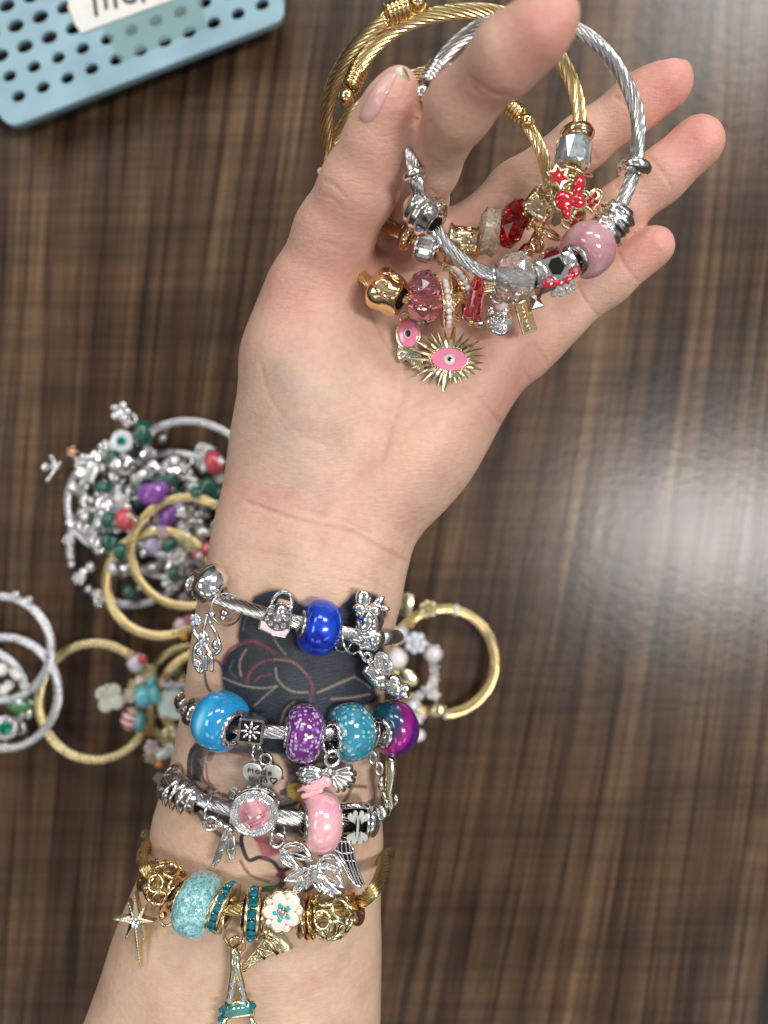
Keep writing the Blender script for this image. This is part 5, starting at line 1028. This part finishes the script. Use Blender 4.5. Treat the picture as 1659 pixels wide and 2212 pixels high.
def bb(T_, x, y, z, R, m, w=None, a=0, ty=0, label=None, cm=SILVER): euro(T_, Fr(x, y, z, a, ty), w or R * 1.3, R, m, cm, .4, label, n=24)
def lump(T_, x, y, z, R, m, sc=(1, 1, .6), a=0, label=None, name='charm', amp=.25, seed=0):
    B = MB(); B.ball((0, 0, 0), R, sc, 16, 10); wob(B, amp, 2.2 / R, seed + x); return B.obj(name, m, T_, Fr(x, y, z, a), label=label)
def knob(T_, x, y, z, R, m, n=7, seed=1, name='stone_cluster', label=None):
    rn = random.Random(seed + x); B = MB(); B.ball((0, 0, 0), R * .55, (1, 1, .8), 10, 7)
    for i in range(n): a = 2 * math.pi * i / (n - 1); B.ball((R * .7 * math.cos(a), R * .7 * math.sin(a), rn.uniform(0, R * .4)) if i < n - 1 else (0, 0, R * .6), R * .36, nu=9, nv=6)
    return B.obj(name, m, T_, Fr(x, y, z), label=label)
GOLDB = metal('pale_gold_strand', (.72, .60, .33), .24, .2)
SILB = metal('frosted_silver_strand', (.70, .70, .73), .25, .2)
S1 = lay('large silver bangle on top of the silver pile, arcing behind the wrist', 405, 1060, 152, 150, .012, SILB, .0016)
S2 = lay('silver bangle in the middle of the silver pile', 372, 1112, 134, 134, .007, SILB, .0017, tilt=.003)
S3 = lay('silver bangle at the lower left of the pile ending in a white stone cluster', 285, 1178, 134, 128, .0035, SILB, .0017, -125, 190)
S4 = lay('silver bangle at the upper left of the pile with dark heart beads', 250, 1085, 105, 105, .006, SILB, .0015, tilt=.003, td=90)
lump(S1, 261, 895, .016, 11, SILVER); [lump(S1, 261 + 15 * math.cos(a), 890 + 15 * math.sin(a), .017, 9, SILVER, name='petal') for a in [i * 1.256 for i in range(5)]]
jump(S1, Fr(285, 905, .015), 9, 4, SILVER); lump(S1, 273, 916, .015, 8, PALEP)
f = Fr(263, 953, .016); B = MB(); B.prism(scallop(25, 8, .08, 40), -8, 2, 2); o = B.obj('flower_charm', plastic('white_halo', (.66, .70, .72), .25, .8), S1, f, label='white round charm with a green stone'); stones(o, f, [(0, 0, 11, 2)], GREENR)
bb(S1, 312, 936, .014, 29, GREENP, 34, 5, 0, 'dark green bead'); bb(S1, 285, 968, .011, 26, BLACKE, 30, 40)
for i, (x, y, R_) in enumerate([(356, 924, 14), (352, 948, 12), (232, 970, 20), (254, 1005, 22), (205, 990, 21), (182, 1000, 22), (222, 1012, 20), (328, 1010, 22), (344, 1040, 18), (310, 1028, 20), (383, 1000, 22), (398, 1020, 20), (300, 1062, 16), (246, 1030, 17), (225, 1062, 22), (238, 1090, 18), (262, 1102, 15), (268, 1080, 13),
                               (178, 1110, 16), (196, 1082, 13), (191, 1096, 12), (362, 1052, 18), (412, 1042, 20), (420, 1060, 18), (404, 1112, 20), (424, 1130, 18), (396, 1140, 16), (440, 1150, 18), (402, 1090, 12), (436, 970, 15), (455, 972, 15), (466, 1010, 15), (475, 1030, 14), (444, 1010, 16), (410, 1170, 20), (460, 1180, 16), (440, 1110, 16), (330, 1100, 15), (345, 1120, 14)]):
    T_ = (S1, S2, S4, S3)[i % 4] if x < 300 else (S1, S2)[i % 2]
    if i % 3 == 0: bb(T_, x, y, .010 + .004 * (i % 2), R_, SILVER if i % 2 else ANTIQ, R_ * 1.2, i * 37)
    elif i % 3 == 1: lump(T_, x, y, .011 + .003 * (i % 2), R_, (SILVER, DSTEEL, ANTIQ, DSTEEL)[(i * 7) % 4], (1, .85, .6), i * 50, amp=.4)
    else: knob(T_, x, y, .012, R_, SILVER, 8)
rn = random.Random(11)
for i in range(95):
    a = rn.uniform(0, 6.28); q = rn.uniform(.25, 1.0); x, y = 330 + 150 * q * math.cos(a), 1090 + 165 * q * math.sin(a)
    T_ = (S1, S2, S3, S4)[i % 4]; z_ = rn.uniform(.005, .016); R_ = rn.uniform(10, 20); m_ = rn.choice([SILVER, SILVER, SILVER, RHINE, DSTEEL, ANTIQ, SILB])
    k_ = i % 5
    if i % 10 == 0: bb(T_, x, y, z_ + .004, 19, GREENP, 26, rn.uniform(0, 180))
    elif k_ == 0: bb(T_, x, y, z_, R_, m_, R_ * 1.2, rn.uniform(0, 180))
    elif k_ == 1: lump(T_, x, y, z_, R_, m_, (1, .8, .6), rn.uniform(0, 180), amp=.4)
    elif k_ == 2: jump(T_, Fr(x, y, z_, rn.uniform(0, 180), rn.uniform(0, 60)), R_, 2.5, SILVER)
    elif k_ == 3: B = MB(); B.prism(heart(R_, 20) if i % 2 else star(5, R_, R_ * .5), -4, 3, 1.5, 2); B.obj('charm', m_, T_, Fr(x, y, z_ + .003, rn.uniform(0, 360), rn.uniform(-25, 25)))
    else: knob(T_, x, y, z_, R_, m_, 8, i)
f = Fr(190, 1022, .019, 25); B = MB(); B.prism([(x, y) for x, y in heart(27, 30)], -8, 3, 3, 3); B.obj('heart_charm', metal('mirror_silver', (.88, .92, .88), .25, .05), S4, f, label='bright heart charm')
f = Fr(170, 1056, .012, 10); B = MB(); B.prism(heart(24, 30), -8, 3, 3, 3); B.obj('heart_charm', ANTIQ, S4, f)
f = Fr(118, 1010, .010, 20); B = MB()
for q in ([(-22, -22), (-4, -8), (14, 2)], [(-14, 14), (2, 0), (10, -6)], [(4, 24), (6, 6), (8, -4)]): B.tube([(a, b_, 0) for a, b_ in q], 5, 8)
for i in range(12): B.ball((-22 + i * 3.4, -22 + i * 2.4, 5), 4.5, nu=8, nv=5)
for i in range(7): B.ball((3 + i * .6, 24 - i * 4, 5), 4.5, nu=8, nv=5)
B.ball((-16, 8, 0), 14, (1, .7, .4)); B.obj('wing_charm', SILVER, S4, f, label='stone-set wing charm at the far left of the pile')
knob(S4, 156, 976, .016, 13, GOLDR, 6)
lump(S2, 330, 1066, .018, 30, PURP, (1.1, .85, .6), 20, 'purple bead in the pile', 'bead', .2); lump(S2, 356, 1052, .018, 15, PURP, name='bead'); lump(S2, 366, 1112, .013, 27, PURP, (1.1, .8, .6), 60, None, 'bead', .2); lump(S2, 328, 1180, .012, 21, LILAC, name='bead', label='pale lilac bead'); lump(S1, 385, 1085, .016, 13, LILAC, name='bead')
bb(S3, 272, 1122, .018, 25, CORAL, 36, 10, 0, 'coral striped bead inside the pile'); bb(S1, 464, 1000, .018, 27, CORAL, 36, 20, 0, 'coral striped bead beside the wrist'); lump(S1, 470, 998, .021, 13, WHITE); lump(S3, 274, 1116, .021, 10, WHITE)
bb(S3, 196, 1107, .008, 18, GREENP, 36, 0); bb(S3, 240, 1170, .012, 22, GREENP, 40, -15, 0, 'round dark green bead'); bb(S2, 284, 1277, .007, 20, GREENP, 30, 20); bb(S2, 378, 1067, .010, 18, GREENP, 30); bb(S1, 452, 1050, .012, 22, GREENP, 40, 30); bb(S1, 470, 1066, .010, 20, GREENP); bb(S2, 300, 1085, .008, 18, GREENP)
for x, y, R_ in ((178, 1138, 16), (196, 1150, 18), (206, 1168, 16), (214, 1185, 16), (186, 1145, 12), (230, 1140, 14), (152, 1130, 12), (150, 1168, 14), (172, 1250, 15), (180, 1238, 12), (196, 1225, 12)): (knob if R_ % 4 else lump)(S3, x, y, .007, R_, SILVER)
knob(S3, 217, 1288, .010, 16, SILVER, 9, label='white stone cluster at the end of the bangle'); knob(S3, 214, 1300, .009, 12, SILVER, 8)
knob(S2, 385, 1200, .016, 22, SILVER, 9); knob(S2, 372, 1255, .012, 24, SILVER, 8); lump(S2, 375, 1222, .014, 24, SILVER, (1, 1.1, .6)); bb(S2, 406, 1230, .010, 20, DSTEEL); bb(S2, 340, 1290, .006, 14, ANTIQ); lump(S2, 270, 1230, .008, 18, ANTIQ); lump(S2, 400, 1290, .006, 16, ANTIQ); lump(S2, 430, 1210, .010, 18, DSTEEL); bb(S2, 395, 1310, .004, 14, DSTEEL)
G1 = lay('gold bangle overlapping the silver pile, upper of two gold rings there', 405, 1192, 121, 117, .017, GOLD, .0018)
G2 = lay('deep gold bangle lower left of the silver pile with pink end beads', 346, 1260, 116, 113, .014, GOLD, .0020)
knob(G1, 405, 1170, .021, 13, GOLDL); knob(G1, 392, 1163, .021, 12, GOLDL); knob(G1, 415, 1182, .021, 13, GOLDL); knob(G1, 468, 1092, .019, 12, GOLDL, 6)
knob(G2, 352, 1150, .020, 14, PALEP); knob(G2, 345, 1143, .022, 8, ABST); lump(G2, 428, 1196, .018, 14, CORAL, name='bead'); lump(G2, 448, 1186, .018, 14, CORAL, name='bead'); lump(G2, 430, 1200, .022, 7, WHITE)
lump(G2, 390, 1350, .014, 15, PALEP, name='bead'); lump(G2, 410, 1340, .014, 17, plastic('dusty_pink_bead', (.42, .12, .15), .2, .8), name='bead', label='dusty pink bead beside the arm'); lump(G2, 397, 1375, .018, 8, plastic('orange_stone', (.9, .42, .03), .1, 1), (1, 1, 1), name='stone', label='small bright orange stone')
knob(G2, 265, 1348, .016, 8, GOLDL, 5)
L1 = lay('upper silver bangle at the left edge', 0, 1400, 110, 112, .016, SILB, .0018); L2 = lay('lower silver bangle at the left edge with green stone charm', 8, 1496, 118, 120, .012, SILB, .0018); L3 = lay('innermost silver bangle at the left edge', -50, 1500, 104, 100, .009, SILB, .0018)
for x, y, R_ in ((64, 1295, 8), (36, 1283, 8), (32, 1450, 13), (40, 1460, 12), (54, 1480, 11), (8, 1490, 14), (20, 1480, 12)): knob(L1, x, y, .018, R_, SILVER, 7)
lump(L3, 2, 1446, .020, 15, PEARL, (1, 1, 1), name='pearl', amp=.02); bb(L2, 44, 1520, .010, 20, plastic('leaf_green_bead', (.05, .22, .05), .15, 1), 44, 5, 0, 'leaf green bead'); lump(L2, 40, 1515, .016, 9, ABST); lump(L2, 22, 1512, .015, 6, LILAC)
f = Fr(12, 1572, .016); B = MB(); B.prism(oval(27, 27), -8, 2, 2); o = B.obj('halo_charm', ANTIQ, L2, f, label='round charm with bright green stone'); stones(o, f, [(0, 0, 15, 2)], GREENR)
B = MB(); [B.gem((21 * math.cos(a), 21 * math.sin(a), 3), 3.4, .6, 5) for a in [i * math.pi / 10 for i in range(20)]]; B.obj('paved_rim', RHINE, o, f)
knob(L2, 12, 1612, .012, 10, SILVER); lump(L2, 46, 1575, .008, 18, DSTEEL); lump(L2, 60, 1540, .008, 14, ANTIQ)
G3 = lay('pale gold bangle at lower left with a white clover charm', 205, 1515, 121, 126, .010, GOLDB, .0019)
G4 = lay('pale gold bangle partly behind the forearm', 418, 1508, 108, 112, .006, GOLDB, .0018); G5 = lay('deep gold bangle partly behind the forearm', 445, 1505, 98, 96, .011, GOLD, .0020)
f = Fr(237, 1508, .020, 15); B = MB()
for i in range(4): a = math.pi / 4 + i * math.pi / 2; B.ball((17 * math.cos(a), 17 * math.sin(a), 0), 17, (1, 1, .35), 18, 10)
B.obj('clover_charm', plastic('cream_enamel', (.60, .62, .48), .25, .6), G3, f, label='cream four-leaf clover charm'); [knob(G3, x, y, .023, 7, RHINE, 5) for x, y in ((212, 1496), (216, 1508), (231, 1483))]
bb(G3, 296, 1432, .016, 21, ABB, 34, -50, 0, 'white and coral iridescent bead', GOLDL); lump(G3, 308, 1424, .021, 11, CORAL, name='inlay'); knob(G3, 283, 1414, .014, 12, GOLDR)
for i, (x, y) in enumerate([(312, 1440), (318, 1450), (322, 1462), (326, 1445), (308, 1458), (290, 1478), (286, 1490)]): knob(G3, x, y, .014, 13, GOLDL, 7)
bb(G3, 312, 1504, .019, 24, TURQ, 36, 5, 0, 'turquoise bead beside the clover charm', GOLDL); bb(G3, 334, 1500, .018, 20, TURQ, 28, 20, 0, None, GOLDL); bb(G3, 284, 1551, .014, 22, STRIPE, 44, 70, 0, 'red and white striped bead', GOLDL); lump(G3, 302, 1560, .016, 22, plastic('teal_grey_bead', (.10, .30, .34), .3, .6), (.6, 1.1, .6), name='bead')
knob(G3, 280, 1502, .016, 16, WHITEE, 7, name='flower_charm'); f = Fr(374, 1520, .018); B = MB(); B.prism(scallop(36, 5, .15), -8, 2, 3, 2); o = B.obj('flower_charm', plastic('mint_white_enamel', (.55, .68, .64), .25, .8), G4, f, label='mint white flower charm beside the forearm'); lump(G4, 370, 1512, .022, 9, PALEP)
rn = random.Random(4)
for i in range(46):
    x, y = rn.uniform(300, 400), rn.uniform(1460, 1650)
    if y > 1600 and x < 320: continue
    m_ = rn.choice([GOLDR, GOLDL, GOLDP, GOLDL, RHINE, WHITEE]); knob((G3, G4, G5)[i % 3], x, y, rn.uniform(.005, .017), rn.uniform(8, 14), m_, 6, i) if i % 3 else bb((G3, G4)[i % 2], x, y, rn.uniform(.006, .014), rn.uniform(11, 17), m_, None, rn.uniform(0, 180), 0, None, GOLDL)
for i in range(6): knob(G4, 350 + i * 10, 1476 + (i % 2) * 4, .020, 8, (PALEP, RHINE, ABST)[i % 3], 5)
lump(G5, 376, 1445, .010, 16, plastic('pale_green_bead', (.12, .22, .08), .3, .6)); lump(G4, 328, 1480, .014, 20, TURQ, (.6, 1.2, .6))
knob(G4, 352, 1628, .016, 14, SILVER); knob(G4, 330, 1614, .012, 16, PALEP); knob(G4, 366, 1618, .014, 12, RHINE); lump(G4, 343, 1650, .018, 8, plastic('amber_stone', (.85, .30, .08), .1, 1), (1, 1, 1), name='stone', label='small amber stone'); lump(G4, 345, 1634, .018, 8, ABST)
G6 = lay('gold bangle right of the forearm strung with white beads', 957, 1428, 112, 114, .008, GOLD, .0020)
f = Fr(879, 1306, .018, 84); B = MB(); B.prism([(-24, -13), (24, -13), (24, 13), (-24, 13)], -8, 8, 3); B.obj('bar_charm', GOLDL, G6, f, label='chunky gold bar charm'); knob(G6, 925, 1314, .016, 21, GOLDL, 8); bb(G6, 985, 1318, .008, 14, WHITE, 10, -10); knob(G6, 886, 1345, .012, 13, GOLD)
bb(G6, 862, 1371, .014, 22, ABB, 34, -60, 0, 'pale aqua bead', GOLDL); knob(G6, 898, 1388, .018, 24, plastic('frosted_white', (.75, .77, .82), .2, 1), 8, label='white stone cluster'); bb(G6, 936, 1412, .016, 20, ABB, 34, 60, 0, None); knob(G6, 922, 1398, .014, 12, SILVER); lump(G6, 858, 1422, .016, 23, PEARL, (1, 1, .9), 0, 'white iridescent pearl', 'pearl', .03)
for i, (x, y, R_) in enumerate([(938, 1440, 13), (938, 1455, 11), (937, 1468, 11), (933, 1480, 13), (922, 1492, 15), (938, 1500, 13), (900, 1506, 15), (893, 1522, 15), (905, 1548, 14), (895, 1558, 12)]): knob(G6, x, y, .012, R_, (SILVER, RHINE, PEARL)[i % 3], 6)
f = Fr(878, 1463, .012, -30); B = MB(); B.ball((0, 0, 0), 22, (1.3, .8, .3)); B.obj('oval_charm', GOLDL, G6, f); lump(G6, 892, 1524, .016, 12, ABST, name='bead'); lump(G6, 868, 1450, .010, 12, BLACKE); bb(G6, 945, 1535, .012, 18, GOLDL, 34, 20, 0, None, GOLDL); bb(G6, 960, 1542, .010, 12, WHITE, 10, 20); lump(G6, 904, 1588, .006, 15, PEARL, (1, .9, .8), name='pearl', amp=.05); knob(G6, 1060, 1375, .012, 10, GOLDL, 5)
# ================================================================ blue perforated plastic basket
BZ = .015
bk = thing('plastic_basket', 'pale blue perforated plastic basket with a torn paper label, at the top left', 'basket', P(300, 0, BZ))
BLUE = plastic('pale_blue_plastic', (.25, .40, .47), .34, .3, 0, .13, sc=45); k = K(BZ)
o0 = P(0, 0, BZ); ang = math.atan2(20.3, 52.3); ux, uy = math.cos(ang), -math.sin(ang); vx, vy = -math.sin(ang), -math.cos(ang)
def toL(x, y): p = P(x, y, BZ); return (p.x, p.y)
cu = bpy.data.curves.new('basket_wall', 'CURVE'); cu.dimensions = '2D'; cu.fill_mode = 'BOTH'; cu.extrude = .0009; cu.bevel_depth = .0005; cu.bevel_resolution = 1
def spl(pts):
    s_ = cu.splines.new('POLY'); s_.points.add(len(pts) - 1); s_.use_cyclic_u = True
    for q, (x, y) in zip(s_.points, pts): q.co = (x, y, 0, 1)
BO = [(-420, 60), (-20, 215), (0, 246), (10, 260), (22, 269), (34, 271), (50, 267), (592, 53), (606, 44), (612, 30), (612, 0), (600, -260), (-300, -320)]
spl([toL(x, y) for x, y in BO])
hx, hy = 42.3, 211.6
for row in range(8):
    for c_ in range(-5, 13):
        x = hx - 19.5 * row + 52.5 * c_ + (1.3 * row if 0 else 0); y = hy - 44 * row - 19.8 * c_
        if row == 0 and c_ > 10 or x < -200 or y < -200: continue
        # keep inside the outline
        if pdist(BO, np.array([x]), np.array([y]))[0] < 20: continue
        a_, b_ = (20.5, 15) if row > 1 else (17.5, 13.5)
        spl([toL(x + (a_ * math.cos(t)) * ux + (b_ * math.sin(t)) * vx, y + a_ * math.cos(t) * uy + b_ * math.sin(t) * vy) for t in [2 * math.pi * q / 16 for q in range(16)]])
co_ = bpy.data.objects.new('tmpc', cu); S.collection.objects.link(co_); bm_ = bpy.data.meshes.new_from_object(co_.evaluated_get(bpy.context.evaluated_depsgraph_get())); bpy.data.objects.remove(co_)
def link_mesh(me_, name, m, par, M):
    me_.materials.clear(); me_.materials.append(m); o = bpy.data.objects.new(name, me_); S.collection.objects.link(o); o.parent = par; o.matrix_local = W[par.name].inverted() @ M; W[o.name] = M; return o
link_mesh(bm_, 'perforated_panel', BLUE, bk, Matrix.Translation((0, 0, BZ)))
B = MB()                                                        # side walls going down to the table, rounded at the corner
ed_ = [(-420, 60), (-20, 215), (0, 246), (10, 260), (22, 269), (34, 271), (50, 267), (592, 53), (606, 44), (612, 30), (612, 0), (600, -260)]
for l, (z_, gr) in enumerate(((BZ, 0), (BZ - .0015, .8), (BZ - .003, .2), (.0005, -22))):
    for x, y in ed_:
        p = P(x, y, BZ); B.v.append((p.x + (0 if 0 else 0) + .0003 * gr * (1 if x > 400 else -.3), p.y - .00035 * gr, z_))
n = len(ed_); B.f += [(l * n + i, l * n + i + 1, (l + 1) * n + i + 1, (l + 1) * n + i) for l in range(3) for i in range(n - 1)]
B.obj('side_wall', BLUE, bk)
PAPER = plastic('white_paper', (.72, .71, .66), .8, 0, 0, .04); INK = plastic('black_marker_ink', (.05, .04, .04), .7, 0)
B = MB(); B.prism([toL(x, y) for x, y in [(140, -60), (148, 0), (152, 12), (151, 24), (160, 40), (166, 60), (173, 68), (179, 78), (200, 70), (237, 56), (300, 33), (389, 1), (460, -28), (440, -120)]], BZ + .0017, BZ + .0021); lb = B.obj('paper_label', PAPER, bk, smooth=False, label='torn white paper label with handwriting')
B = MB()
for q in ([(205, -30), (208, 4), (213, 42)], [(207, -6), (222, -16), (230, -2), (234, 27)], [(231, -6), (244, -18), (251, 0), (255, 25)], [(272, -6), (290, -14), (284, -26), (270, -12), (272, 6), (284, 12), (299, 6)], [(306, -24), (311, -6), (314, 12)], [(309, -10), (318, -22), (328, -24)]):
    B.tube([Vector((*toL(x, y), BZ + .0023)) for x, y in [(p.x, p.y) for p in catmull([(a, b_, 0) for a, b_ in q], 6)]], .00075, 6)
B.obj('handwriting', INK, bk)
TAPE, t, b = mat('clear_sticky_tape'); b.inputs['Base Color'].default_value = (.30, .46, .42, 1); b.inputs['Alpha'].default_value = .22; b.inputs['Roughness'].default_value = .25
B = MB(); B.prism([toL(x, y) for x, y in [(226, 62), (330, 24), (434, -16), (448, 62), (350, 100), (262, 138)]], BZ + .0021, BZ + .00225); B.obj('tape', TAPE, bk, smooth=False)
